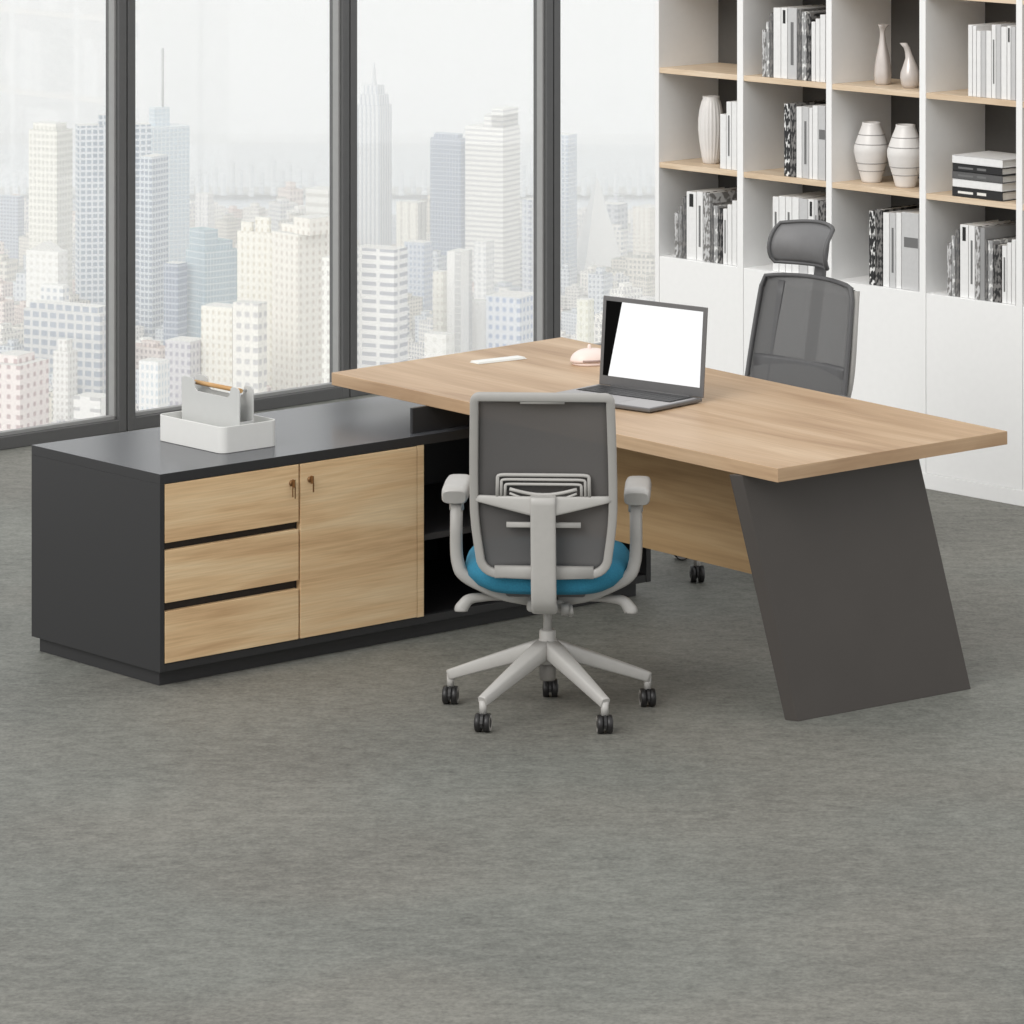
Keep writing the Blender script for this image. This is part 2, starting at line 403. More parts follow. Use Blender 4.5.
books(3, 2, [(968, 972.5, 25, WH, 0), (972.5, 976.5, 26, WH, 0), (976.5, 981, 31, WH, 0), (981, 986, 31, LG, 0), (986, 991.5, 31, WH, 0), (991.5, 996, 25, WH, 0, 's'), (996, 1001, 25, LG, 0), (1001, 1007, 27, WH, 0),
             (1007, 1011, 26, WH, 0, 'k'), (1011, 1015.8, 27, LG, 0)])
# stacked books
sx0, sx1 = K.col(952, .02), K.col(1002.5, .02); zz = SH[1]+.0005
STK = [(.034, BK, 'black titled book lying at the bottom of the stack'), (.030, WH, 'white book lying second from the bottom of the stack'), (.028, DG, 'dark grey titled book lying in the middle of the stack'),
       (.028, BK, 'black titled book lying second from the top of the stack'), (.03, WH, 'white book lying on top of the stack of flat books')]
for i, (h, c, lb) in enumerate(STK):
    o = empty('book', (*K.wor(sx0+.002*(i % 2), .02), zz), K.a); w = sx1-sx0-.004*(i % 2); d = .2
    m = MB(); m.box(0, w, 0, d, 0, .003); m.box(0, w, 0, d, h-.0035, h-.0005); m.box(0, w, 0, .003, 0, h-.0005); m.build('cover', bookmat((c, 0)), o, bevel=.001, seg=1)
    m = MB(); m.box(.004, w-.005, .003, d-.004, .003, h-.0035); m.build('page_block', PAGES, o)
    if c != WH:
        m = MB(); m.box(w*.12, w*.42, -.0006, 0, h*.35, h*.6); m.box(w*.5, w*.68, -.0006, 0, h*.35, h*.65); m.build('spine_title', INKG if i else PAGES, o)
    tag(o, lb+', fourth bay', 'book', 'flat books stacked in the fourth bay'); zz += h

# ---- vases
def kplace(px, off, z): return (*K.wor(K.col(px, off), off), z+.0005)
s1 = 17.0
def vase(name, label, px, off, z, build):
    o = build(); o.location = kplace(px, off, z); o.scale = (1, 1, 1.1) if z > 1.3 else (1, 1, 1); tag(o, label, 'vase'); return o
def ribbed():
    m = MB(); H = .262; rm = .055
    prof = [(.004, 0), (.026, 0), (.031, .004), (.036, .03), (.044, .08), (.049, .13), (.049, .17), (.044, .21), (.037, .24), (.033, .25), (.033, H), (.028, H), (.028, H-.03), (.02, H-.1), (.002, H-.11)]
    m.lathe(prof, n=80, rf=lambda a, z: 1+(.03*math.cos(20*a) if .002 < z < .25 else 0))
    o = m.build('ribbed_vase', CER); return o
vase('v', 'tall white ribbed ceramic vase beside white books on the lower shelf', 711, .12, SH[1], ribbed)
def lantern(h, r, gap):
    def f():
        m = MB(); P = [(.004, 0), (r*.52, 0), (r*.56, .006), (r*.68, h*.16), (r*.86, h*.33), (r*.99, h*.5), (r, h*.55), (r*.98, h*.6), (r*.72, h*.82), (r*.57, h*.93), (r*.53, h*.97), (r*.53, h), (r*.42, h), (r*.4, h*.8), (.003, h*.78)]
        m.lathe(P, n=40)
        o = m.build('banded_vase', CER)
        for fz, t in ((.2, 1), (.33, 1), (.645, 1), (.8, 1)):
            zr = fz*h
            rr = 0
            for (ra, za), (rb, zb) in zip(P[1:], P[2:]):
                if za <= zr <= zb: rr = ra+(rb-ra)*(zr-za)/(zb-za); break
            q = MB(); pts = [((rr)*math.cos(2*math.pi*k/32), rr*math.sin(2*math.pi*k/32), zr) for k in range(32)]
            q.sweep(pts, (.003, .004), n=6, closed=True); q.build('grey_band', CERG, o)
        return o
    return f
vase('v', 'white banded lantern-shaped vase on the left of the pair', 871.5, .12, SH[1], lantern(.224, .067, 0))
vase('v', 'white banded lantern-shaped vase on the right, beside the upright panel', 905.5, .10, SH[1], lantern(.231, .069, 0))
def bottle():
    m = MB(); P = [(.003, 0), (.026, 0), (.03, .006), (.033, .03), (.031, .06), (.024, .1), (.014, .14), (.0105, .165), (.010, .18), (.014, .192), (.020, .203), (.018, .204), (.008, .19), (.002, .188)]
    m.lathe(P, n=40, rf=lambda a, z: 1+(.35*math.cos(3*a)*max(0, (z-.19)/.016) if z > .19 else .04*math.cos(5*a)))
    return m.build('slender_vase', PEARL)
vase('v', 'pearly slender vase with a flared lip on the upper shelf', 882.5, .13, SH[2], bottle)
def pitcher():
    m = MB(); P = [(.003, 0), (.025, 0), (.032, .012), (.037, .034), (.035, .052), (.025, .078), (.016, .1), (.012, .12), (.012, .135), (.0145, .15), (.013, .151), (.006, .14), (.002, .138)]
    m.lathe(P, n=40, bend=lambda z: -.0 if z < .09 else -.9*(z-.09)**1.4, rf=lambda a, z: 1+(.45*math.cos(a+math.pi) if z > .145 else 0))
    return m.build('beaked_vase', PEARL)
vase('v', 'small round-bellied vase with a slanted beak neck on the upper shelf', 910, .10, SH[2], pitcher)

# ================================================================= CABINET
C = Frame(at(160, 474.5, .63), 41.2)
cb = empty('sideboard', (*C.o, 0), C.a)
tag(cb, 'long low charcoal sideboard with oak drawers and door, running under the desk', 'cabinet')
CL, CD, CT = C.col(651), .657, .63
x1, xd0, xd1, xv = C.col(298.5), C.col(300.5), C.col(417), C.col(424)
xl = C.col(165)
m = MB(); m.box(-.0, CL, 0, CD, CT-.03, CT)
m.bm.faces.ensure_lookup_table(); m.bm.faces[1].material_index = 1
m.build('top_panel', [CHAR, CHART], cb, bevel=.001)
m = MB(); m.box(0, xl-.002, .0, CD, .045, CT-.03); m.build('side_panel', CHAR, cb, bevel=.001)
m = MB(); m.box(CL-.02, CL, .0, CD, .045, CT-.03); m.build('side_panel', CHAR, cb, bevel=.001)
m = MB(); m.box(xl-.002, CL-.02, .003, CD, .045, .068); m.build('bottom_panel', CHAR, cb, bevel=.001)
m = MB(); m.box(xl, CL-.02, CD-.012, CD, .068, CT-.03); m.build('back_panel', BLACKI, cb)
m = MB(); m.box(xl, xd1, .022, .03, .068, CT-.03); m.build('front_rail', GROOVE, cb)
m = MB(); m.box(xd1+.002, xv, 0, CD-.012, .068, CT-.03); m.build('divider', [OAKF], cb, bevel=.001)
m = MB(); m.box(xv, xv+.003, .004, CD-.012, .068, CT-.03); m.build('divider_lining', BLACKI, cb)
m = MB(); m.box(xv+.003, CL-.02, .01, CD-.012, .30, .32); m.build('shelf', plain('shelf_charcoal', (52, 52, 54), .45), cb, bevel=.001)
m = MB(); m.box(xv+.003, CL-.02, .012, CD-.012, .0685, .07); m.build('compartment_floor', BLACKI, cb)
xm = (xv+CL)/2+.12
m = MB(); m.box(xm, xm+.018, .02, CD-.012, .07, .30); m.build('divider', BLACKI, cb)
m = MB(); m.box(.018, CL-.04, .028, CD-.018, 0, .046); m.build('plinth', CHAR, cb, bevel=.001)
DZ = [(.425, .598), (.248, .402), (.07, .222)]
for i, (a, b) in enumerate(DZ):
    m = MB(); m.box(xl, x1, -.001, .02, a, b)
    d = m.build('drawer', OAKF, cb, bevel=.0012)
    m = MB(); m.box(xl, x1, .004, .02, b-.0, min(b+.0, b)); m.bm.free()
    if i == 0:
        q = MB(); q.lathe([(.003, 0), (.009, 0), (.009, .004), (.006, .006), (.001, .006)], n=20)
        o = q.build('lock', BRASS, d); o.location = (x1-.028, -.001, .545); o.rotation_euler = (R(90), 0, 0)
        q = MB(); q.box(-.0022, .0022, -.018, -.006, -.012, .012); q.box(-.0075, -.004, -.0155, -.0125, -.040, -.01); q.box(.0025, .006, -.0145, -.0115, -.046, -.01)
        o = q.build('key', BRASS, d, bevel=.0006, seg=1); o.location = (x1-.028, -.001, .545)
m = MB(); m.box(xd0, xd1-.001, -.001, .02, .07, .598); d = m.build('door', OAKF, cb, bevel=.0012)
q = MB(); q.lathe([(.003, 0), (.009, 0), (.009, .004), (.006, .006), (.001, .006)], n=20)
o = q.build('lock', BRASS, d); o.location = (xd0+.035, -.001, .548); o.rotation_euler = (R(90), 0, 0)
q = MB(); q.box(-.0022, .0022, -.018, -.006, -.012, .012); q.box(.001, .0055, -.0155, -.0125, -.038, -.01)
o = q.build('key', BRASS, d, bevel=.0006, seg=1); o.location = (xd0+.035, -.001, .548)

# ================================================================= DESK
P1, P2, P3, P4 = at(331.5, 372.5, .75), at(562, 337, .75), at(1007, 431, .75), at(777.5, 468.5, .75)
ang = math.degrees(math.atan2(P4.y-P1.y, P4.x-P1.x))
T = Frame(P1, ang)
dk = empty('executive_desk', (*T.o, 0), T.a)
tag(dk, 'large oak-topped executive desk with one slanted charcoal panel leg', 'desk')
q = [T.loc(p) for p in (P1, P4, P3, P2)]
TH = .040
m = MB(); m.hexa([(p.x, p.y, .75-TH) for p in q], [(p.x, p.y, .75) for p in q])
m.build('tabletop', OAK, dk, bevel=.0015)
b0, b1, b2 = T.loc(at(785, 720, 0)), T.loc(at(798, 721.5, 0)), T.loc(at(971, 689, 0))
b3 = b2-(b1-b0)*1.0
tf = T.loc(at(727.5, 474.5, .75-TH)); sh = tf-b0
e = Vector((0, .004))
bot = [b0, b1, b2, b3]; zt = .75-TH-.001
m = MB(); m.hexa([(p.x, p.y, 0.0) for p in bot], [(p.x+sh.x, p.y+sh.y+.006, zt) for p in bot])
m.build('panel_leg', CHARL, dk, bevel=.0012)
# edge band on the near end, grain running along the edge
eb = MB(); e0, e1 = q[1], q[2]; el = (e1-e0).length
eb.box(.0, el, -.0012, .0, .75-TH+.001, .7492)
ebo = eb.build('edge_band', OAK, dk); ebo.location = (e0.x, e0.y, 0); ebo.rotation_euler = (0, 0, math.atan2(e1.y-e0.y, e1.x-e0.x))
# modesty panel
mp_ = T.loc(at(751.5, 575, .30)); mq = T.loc(at(650.5, 548.5, .30))
yy = (mp_.y+mq.y)/2
xcab = T.loc(C.wor(0, 0)); 
# where the panel line meets the sideboard front
best = None
for k in range(0, 2000):
    x_ = k/1000.0; pw = T.wor(x_, yy); lc = C.loc(pw)
    if lc.y < -.004: best = x_; break
xr = (b0.x+sh.x*.55)
m = MB(); m.box(best, min(b0.x+sh.x, b0.x)+.03, yy, yy+.018, .30, .75-TH-.001)
m.build('modesty_panel', wood('oak_modesty', [(150, 121, 86), (184, 155, 116), (200, 173, 135)], sc=(.8, 9, 9), seed=3), dk, bevel=.001)
# riser panel standing on the sideboard
rx0 = C.col(412.5, .04)
bl = T.loc(C.wor(rx0, .04))
m = MB()
pts = [T.loc(C.wor(*s)) for s in ((rx0, .04), (rx0+.42, .04), (rx0+.42, .052), (rx0, .052))]
m.hexa([(p.x, p.y, CT+.0005) for p in pts], [(p.x, p.y, .75-TH-.001) for p in pts])
m.build('riser_panel', CHAR, dk, bevel=.001)
# cable grommet cover: separate thing fitted in the tabletop
g0, g1 = at(475, 363.5, .751), at(523.5, 358, .751)
G = Frame(g0, math.degrees(math.atan2(g1.y-g0.y, g1.x-g0.x))); gl = (g1-g0).length
o = empty('cable_port', (*G.o, .7505), G.a)
tag(o, 'slim white flip-lid cable port set in the oak desktop behind the chair', 'cable port')
m = MB(); m.box(0, gl, -.02, .03, 0, .002); m.build('frame', ALUW, o, bevel=.0006)
m = MB(); m.box(.003, gl-.003, -.014, .028, .002, .006); m.build('lid', ALUW, o, bevel=.001)

# ================================================================= LAPTOP
la, lb_ = at(598.5, 384, .765), at(702.5, 398, .765)
Lf = Frame(la, math.degrees(math.atan2(lb_.y-la.y, lb_.x-la.x))); LW = (lb_-la).length
lp = empty('laptop', (*Lf.o, .7505), Lf.a)
tag(lp, 'open grey laptop with a blank white screen on the oak desktop', 'laptop')
LD = .262
m = MB(); m.box(0, LW, -LD, .0, .003, .015); base = m.build('base', LAPS, lp, bevel=.003, seg=3)
m = MB(); m.box(.006, LW-.006, -LD+.006, -.02, .015, .0156); m.build('palm_rest', LAPB, lp)
m = MB(); m.box(.02, LW-.02, -.135, -.022, .0156, .0162); kb = m.build('keyboard', KEYS, lp)
m = MB()
for r_ in range(6):
    n = 15
    for c_ in range(n):
        kw = (LW-.05)/n; x_ = .025+c_*kw; y_ = -.132+r_*.018
        if r_ == 0 and 4 <= c_ <= 8:
            if c_ == 4: m.box(x_, x_+kw*5-.002, y_, y_+.0155, .0162, .0178)
            continue
        m.box(x_, x_+kw-.0022, y_, y_+.0155, .0162, .0178)
m.build('keys', plain('dark_keycaps', (52, 52, 53), .5), kb)
m = MB(); m.box(LW*.34, LW*.66, -.232, -.145, .0156, .016); m.build('touchpad', plain('touchpad_grey', (155, 153, 153), .35), lp, bevel=.0002)
m = MB()
for sx in (.02, LW-.05):
    for sy in (-LD+.02, -.03): m.box(sx, sx+.03, sy, sy+.01, 0, .003)
m.build('feet', BLACKP, lp)
SHT = .276; tilt = R(4.5)
Ms = Matrix.Translation((0, .002, .014)) @ Matrix.Rotation(-tilt, 4, 'X')
lid = MB(); lid.box(0, LW, 0, .006, 0, SHT); lido = lid.build('screen_lid', LAPS, lp, bevel=.002, seg=3); lido.matrix_local = Ms
m = MB(); m.box(.014, LW-.014, -.0006, 0, .03, SHT-.014); m.build('display', SCRB, lido)
m = MB(); m.prism([(.036, .030), (LW-.014, .030), (LW-.014, SHT-.014), (.078, SHT-.014)], -.0012, -.0006); m.build('lit_image', SCREEN, lido)
m = MB(); m.sweep([(.05, .002, .012), (LW-.05, .002, .012)], (.01, .01), n=12, side=(0, 1, 0)); m.build('hinge', LAPS, lp)

# ================================================================= MOUSE
mo = at(591, 362.5, .755)
om = empty('computer_mouse', (*mo, .7505), R(20)); om.scale = (1.22, 1.22, 1.22)
tag(om, 'blush pink rounded computer mouse lying behind the laptop', 'mouse')
m = MB(); n = 12; grid = []
prof = []
for i in range(11):
    a = math.pi/2*i/10; prof.append((math.cos(a), math.sin(a)))
rings = []
bm = m.bm
for c_, s_ in prof:
    rings.append([bm.verts.new((.058*max(c_, .02)**.8*math.cos(2*math.pi*k/32), .042*max(c_, .02)**.8*math.sin(2*math.pi*k/32), .008+.034*s_)) for k in range(32)])
for A, B in zip(rings, rings[1:]):
    for k in range(32): f = bm.faces.new([A[k], A[(k+1) % 32], B[(k+1) % 32], B[k]]); f.smooth = True
bm.faces.new(rings[0][::-1]); bm.faces.new(rings[-1])
m.build('shell', PINK, om)
m = MB(); m.lathe([(.05, 0), (.052, .002), (.052, .005), (.05, .0075)], n=32, rf=lambda a, z: 1.0-.22*math.sin(a)**2); m.build('mouse_base', PINK, om)
m = MB(); m.sweep([(.052*math.cos(a), .038*math.sin(a), .0125) for a in [R(v) for v in range(-130, 10, 8)]], (.012, .008), n=8); m.build('grip_slot', DPINK, om)
m = MB(); m.lathe([(.004, .038), (.005, .041), (.005, .049), (.003, .052), (.001, .053)], n=14, cx=-.005, cy=.0); m.build('scroll_button', PINK, om)

# ================================================================= TRAY + CADDY
tl, tfr, trr = at(160.5, 440.5, .63), at(222, 453.8, .63), at(276, 446.5, .63)
TF = Frame(tfr, 131.5)       # x: from the near corner to the left, y: ... away to the left
TF.o = TF.wor(-.008, .006)
tw = TF.loc(tl).x+.012; td = abs(TF.loc(trr).y)+.012
ot = empty('desk_tray', (*TF.o, .6305), TF.a)
tag(ot, 'off-white rounded organiser tray on the charcoal sideboard top', 'tray')
def rrect(x0, x1, y0, y1, r, n=6):
    out = []
    for cx, cy, a0 in ((x1-r, y1-r, 0), (x0+r, y1-r, 90), (x0+r, y0+r, 180), (x1-r, y0+r, 270)):
        for k in range(n+1):
            a = R(a0+90*k/n); out.append((cx+r*math.cos(a), cy+r*math.sin(a)))
    return out
def shell(mb, x0, x1, y0, y1, r, z0, z1, th, bt):
    o1 = rrect(x0, x1, y0, y1, r); i1 = rrect(x0+th, x1-th, y0+th, y1-th, max(r-th, .002)); n = len(o1); B = mb.bm
    ring = lambda pts, z: [B.verts.new((x, y, z)) for x, y in pts]
    a, b, c, d = ring(o1, z0), ring(o1, z1), ring(i1, z1), ring(i1, z0+bt)
    for P, Q in ((a, b), (b, c), (c, d)):
        for k in range(n): B.faces.new([P[k], P[(k+1) % n], Q[(k+1) % n], Q[k]])
    B.faces.new(a[::-1]); B.faces.new(d)
m = MB(); shell(m, 0, tw, -td, 0, .026, 0, .080, .004, .004); m.build('tray_body', TRAY, ot, bevel=.0015)
m = MB(); m.box(.012, tw-.012, -td+.045, -td+.048, .004, .055); m.build('compartment_wall', TRAY, ot)
# caddy standing inside the tray: two notched boards and a wooden dowel
CX0, CX1 = .016, tw-.022
oc = empty('letter_caddy', (*TF.wor(0, 0), .6352), TF.a)
tag(oc, 'pale grey document caddy with a wooden dowel handle standing in the tray', 'letter rack')
hb = .188
w_ = CX1-CX0
outl = [(CX0, 0), (CX1, 0), (CX1, hb*.85)]
outl = [(CX0, 0), (CX1, 0), (CX1, hb-.012), (CX1-.004, hb-.004), (CX1-.012, hb)]+[(CX1-.05, hb), (CX1-.06, hb-.006), (CX1-.068, hb-.03), (CX1-.078, hb-.038)]
outl += [(CX0+.062, hb-.04), (CX0+.05, hb-.032), (CX0+.044, hb-.01), (CX0+.036, hb-.004), (CX0+.01, hb-.006), (CX0+.002, hb-.014), (CX0, hb-.03)]
for j, y_ in enumerate((-td*.62, -td*.38)):
    m = MB(); m.prism(outl, y_, y_+.004); m.build('notched_board', CADG, oc, bevel=.0008)
m = MB(); m.box(CX0+.004, CX1-.004, -td*.62+.004, -td*.38, 0, .004); m.build('caddy_floor', CADG, oc)
for xx in (CX0, CX1-.004):
    m = MB(); m.box(xx, xx+.004, -td*.62+.004, -td*.38, .004, .08); m.build('end_plate', CADG, oc)
m = MB(); m.sweep([(CX0+.03, -td*.5, hb-.019), (CX1-.03, -td*.5, hb-.019)], (.014, .014), n=16, side=(0, 1, 0)); m.build('dowel_handle', DOWEL, oc)
m = MB()
for xx in (CX0+.034, CX1-.038): m.sweep([(xx, -td*.62+.004, hb-.019), (xx, -td*.38, hb-.019)], (.007, .007), n=10, side=(1, 0, 0))
m.build('handle_bracket', CADG, oc)

# ================================================================= CHAIRS
def caster(parent, x, y, ang, zt=.075, sc=1.0):
    # twin-wheel caster with hood, slot 0 black, slot 1 pale rim
    m = MB(); r = .025*sc
    M = Matrix.Translation((x, y, r)) @ Matrix.Rotation(ang, 4, 'Z')
    for sd in (-1, 1):
        ring = []
        for (off, rr) in ((.004, r*.6), (.004, r), (.019*sc, r), (.021*sc, r*.86), (.0205*sc, r*.55), (.022*sc, r*.3)):
            ring.append([m.bm.verts.new(M @ Vector((sd*off, rr*math.cos(2*math.pi*k/20), rr*math.sin(2*math.pi*k/20)))) for k in range(20)])
        for i_, (A, B) in enumerate(zip(ring, ring[1:])):
            for k in range(20):
                f = m.bm.faces.new([A[k], A[(k+1) % 20], B[(k+1) % 20], B[k]]); f.material_index = 1 if i_ == 3 else 0; f.smooth = i_ == 1
        m.bm.faces.new(ring[-1]).material_index = 0; m.bm.faces.new(ring[0])
    hood = [(r*1.12*math.cos(a), r*1.12*math.sin(a)) for a in [R(v) for v in range(15, 200, 20)]]
    inn = [(x_*.86, y_*.86) for x_, y_ in hood[::-1]]
    pl = hood+inn
    A = [m.bm.verts.new(M @ Vector((-.004, a_, b_))) for a_, b_ in pl]; B = [m.bm.verts.new(M @ Vector((.004, a_, b_))) for a_, b_ in pl]
    n = len(pl)
    for k in range(n): m.bm.faces.new([A[k], A[(k+1) % n], B[(k+1) % n], B[k]])
    hn = len(hood)
    for V in (A, B):
        for k in range(hn-1): m.bm.faces.new([V[k], V[k+1], V[n-2-k], V[n-1-k]])
    m.sweep([M @ Vector((0, 0, r*.4)), M @ Vector((0, 0, zt-r))], (.012, .012), n=10, side=(1, 0, 0))
    return m.build('caster', [BLACKP, RIM], parent)
def star_base(root, mat, angs, rads, zh=.205, ze=.085, hub_r=.033, cw=(.056, .026), hh=.07, casts=None, sc=1.0):
    for k, (a, r_) in enumerate(zip(angs, rads)):
        c, s = math.cos(R(a)), math.sin(R(a))
        m = MB(); sd = (-s, c, 0)
        P = []; S = []
        for t in (0, .15, .35, .6, .85, .97, 1.0):
            rr = .012+(r_-.012)*t; P.append((rr*c, rr*s, zh+(ze-zh)*t**1.05)); w = cw[0]+(cw[1]-cw[0])*t; h = .052*(1-t)+.03*t
            S.append((w, h))
        m.sweep(P, S, n=16, side=sd, p=4.5)
        m.sweep([(r_*c*.985, r_*s*.985, ze+.004), (r_*c*.985, r_*s*.985, ze-.034)], (.022, .022), n=12, side=(1, 0, 0))
        l = m.build('base_leg', mat, root)
        ca = casts[k] if casts else a+90
        caster(l, r_*c*.985, r_*s*.985, R(ca), zt=.062, sc=sc)
    m = MB(); m.lathe([(.002, zh-.045), (hub_r*.9, zh-.045), (hub_r, zh-.03), (hub_r, zh+.012), (hub_r*.82, zh+.022), (hub_r*.8, zh+.024), (.002, zh+.024)], n=28)
    m.build('hub', mat, root)

def arc(pts, n=5, q_=.35):                      # rounded polyline by quadratic corners
    V = [Vector(p) for p in pts]; out = [V[0]]
    for i in range(1, len(V)-1):
        a, b, c = V[i-1], V[i], V[i+1]
        p, q = b+(a-b)*q_, b+(c-b)*q_
        for k in range(n+1):
            t = k/n; out.append(p*(1-t)**2+b*2*t*(1-t)+q*t*t)
    out.append(V[-1]); return out

# ---------------- front task chair (faces the desk, seen from behind)
cx_, cyy = (547.5-512)/F*12.66, 12.66
ch = empty('task_chair', (cx_, cyy, 0), R(-3))
tag(ch, 'light grey task chair with dark mesh back and blue seat, seen from behind', 'chair')
def yb(z):                              # back surface: leans towards the camera higher up
    return -.215-.12*(max(0, z-.42)/.56)**1.3
angs = [-90+36, -90-36, -90+108, -90-108, 90]
star_base(ch, LGREY2, angs, [.297, .297, .305, .305, .20], casts=[8, -8, 10, -5, 0], sc=1.05, zh=.188)
m = MB(); m.lathe([(.0125, .21), (.0125, .32)], n=20); m.build('gas_column', LGREY, ch)
m = MB(); m.lathe([(.023, .195), (.024, .2), (.024, .236), (.021, .24), (.014, .24)], n=24); m.build('column_collar', LGREY2, ch)
m = MB(); m.lathe([(.002, .095), (.022, .095), (.024, .1), (.024, .16)], n=24); m.build('column_housing', plain('column_grey', (120, 117, 112), .5), ch)
# mechanism
m = MB(); m.box(-.055, .055, -.12, .14, .312, .35); m.build('tilt_mechanism', LGREY, ch, bevel=.012, seg=3)
m = MB(); m.sweep([(.045, -.13, .325), (.07, -.13, .325)], (.03, .034), n=14, side=(0, 1, 0)); m.sweep([(.07, -.13, .335), (.075, -.145, .312)], (.012, .03), n=8)
m.build('tension_knob', LGREY, ch)
# seat
m = MB(); W0, D0, D1 = .238, -.20, .27
def srow(z, sx, sy):
    out = []
    for k in range(40):
        a = 2*math.pi*k/40; c, s = math.cos(a), math.sin(a)
        out.append((math.copysign(abs(c)**.5, c)*W0*sx, (D0+D1)/2+math.copysign(abs(s)**.55, s)*(D1-D0)/2*sy, z))
    return out
rs = [srow(.378, .66, .8), srow(.378, .76, .93), srow(.392, .88, .985), srow(.418, .99, 1), srow(.44, .985, .985), srow(.456, .93, .93), srow(.46, .8, .8), srow(.459, .4, .4)]
RG = [[m.bm.verts.new(p) for p in r_] for r_ in rs]
for A, B in zip(RG, RG[1:]):
    for k in range(40): f = m.bm.faces.new([A[k], A[(k+1) % 40], B[(k+1) % 40], B[k]]); f.smooth = True
m.bm.faces.new(RG[0][::-1]); m.bm.faces.new(RG[-1])
m.build('seat', BLUE, ch)
m = MB(); m.box(-.115, .115, -.13, .2, .358, .385); m.build('seat_pan', DGREY, ch, bevel=.01)
# back frame (closed rounded loop)
def bw(z):                              # half width of the back at height z
    t = (z-.42)/.56
    return .206+.004*math.sin(min(1, max(0, t))*math.pi)-.022*max(0, (.35-t)/.35)**1.2-.004*max(0, t-.5)
zb0, zb1 = .445, .962
loop = []
def lp_(x, z): loop.append((x, yb(z)+.02*(1-(x/.2)**2)*(-.0), z))
for k in range(0, 7):                   # bottom-left corner up
    a = R(180+90*(1-k/6)); lp_(-(bw(.5)-.018)+.045+.045*math.cos(a), zb0+.045+.045*math.sin(a)) if False else None
cr = .05
cz = zb0+cr
xs = bw(cz)-.014
for k in range(0, 7): a = R(270-90*k/6); lp_(-xs+cr+cr*math.cos(a), cz+cr*math.sin(a))
for k in range(1, 10): z = cz+(zb1-.02-cz)*k/10; lp_(-(bw(z)-.014), z)
ct = .014; zt_ = zb1-ct; xt = bw(zt_)-.014
for k in range(0, 5): a = R(180-90*k/4); lp_(-xt+ct+ct*math.cos(a), zt_+ct*math.sin(a))
for k in range(0, 5): a = R(90-90*k/4); lp_(xt-ct+ct*math.cos(a), zt_+ct*math.sin(a))
for k in range(9, 0, -1): z = cz+(zb1-.02-cz)*k/10; lp_((bw(z)-.014), z)
for k in range(0, 7): a = R(0-90*k/6); lp_(xs-cr+cr*math.cos(a), cz+cr*math.sin(a))
for k in range(1, 6): lp_(xs-cr-(2*(xs-cr))*k/6, zb0-.004*math.sin(math.pi*k/6))
m = MB(); m.sweep(loop, (.024, .025), n=14, side=(0, 1, 0), p=4.5, closed=True)
# broader bottom bar and head rail lip
m.sweep([(x_, yb(.45)-.0, .449) for x_ in (-.14, 0, .14)], (.024, .036), n=12, side=(0, 1, 0), p=4)
m.sweep([(-.062, yb(.955), .950), (.062, yb(.955), .950)], (.02, .014), n=12, side=(0, 1, 0), p=4)
m.build('back_frame', LGREY, ch)
# mesh
m = MB(); grid = []
for i in range(17):
    z = zb0+(zb1-zb0)*i/16; row = []
    hw = bw(z)-.012
    if i == 0: hw -= .03
    if i == 1: hw -= .004
    for j in range(13):
        u = -1+2*j/12; row.append((u*hw, yb(z)+.012*(1-u*u)+.004, z))
    grid.append(row)
m.sheet(grid, .0015); m.build('back_mesh', MESH, ch)
# T spine
def zpx(y, v): return HC-(y-YH)*(12.66+v)/F
zc = zpx(508, -.27)
m = MB()
pts = [(0, yb(.68)-.028, .676), (0, yb(.64)-.032, .64), (0, yb(.55)-.032, .52), (0, yb(.45)-.032, .42), (0, -.235, .37), (0, -.205, .338), (0, -.15, .334), (0, -.08, .335)]
m.sweep(arc(pts, 3), (.072, .026), n=18, side=(1, 0, 0), p=5)
spo = m.build('back_spine', LGREY2, ch)
m = MB()
for sgn in (-1, 1):
    P = []; S = []
    for k in range(9):
        t = k/8; x_ = sgn*(.02+.17*t); P.append((sgn*.19*t, yb(.655)-.028+.022*t, .645+.020*t**1.2)); S.append((.016, .062*(1-t)+.018*t))
    m.sweep(P, S, n=14, side=(0, 1, 0), p=4)
m.build('cross_arm', LGREY2, ch)
# lumbar grille
m = MB()
yl = yb(.70)-.006
for k, (hw, zt2) in enumerate(((.130, .733), (.119, .720), (.108, .707))):
    P = arc([(-hw, yl, .672), (-hw+.001, yl, zt2), (hw-.001, yl, zt2), (hw, yl, .672)], 4, .1)
    m.sweep(P, (.008, .008 if k else .010), n=8, side=(0, 1, 0), p=3)
for k in range(2):
    P = [(-.095+.19*j/10, yl-.004, 0.694-.012*k-(.016+.008*k)*math.sin(math.pi*j/10)) for j in range(11)]
    m.sweep(P, (.008, .007 if k else .010), n=8, side=(0, 1, 0))
m.build('lumbar_support', LGREY2, ch)
m = MB(); m.sweep([(-.105, yb(.6)-.004, .588), (.105, yb(.6)-.004, .588)], (.01, .016), n=12, side=(0, 1, 0), p=3.5); m.build('lumbar_slider', LGREY2, ch)
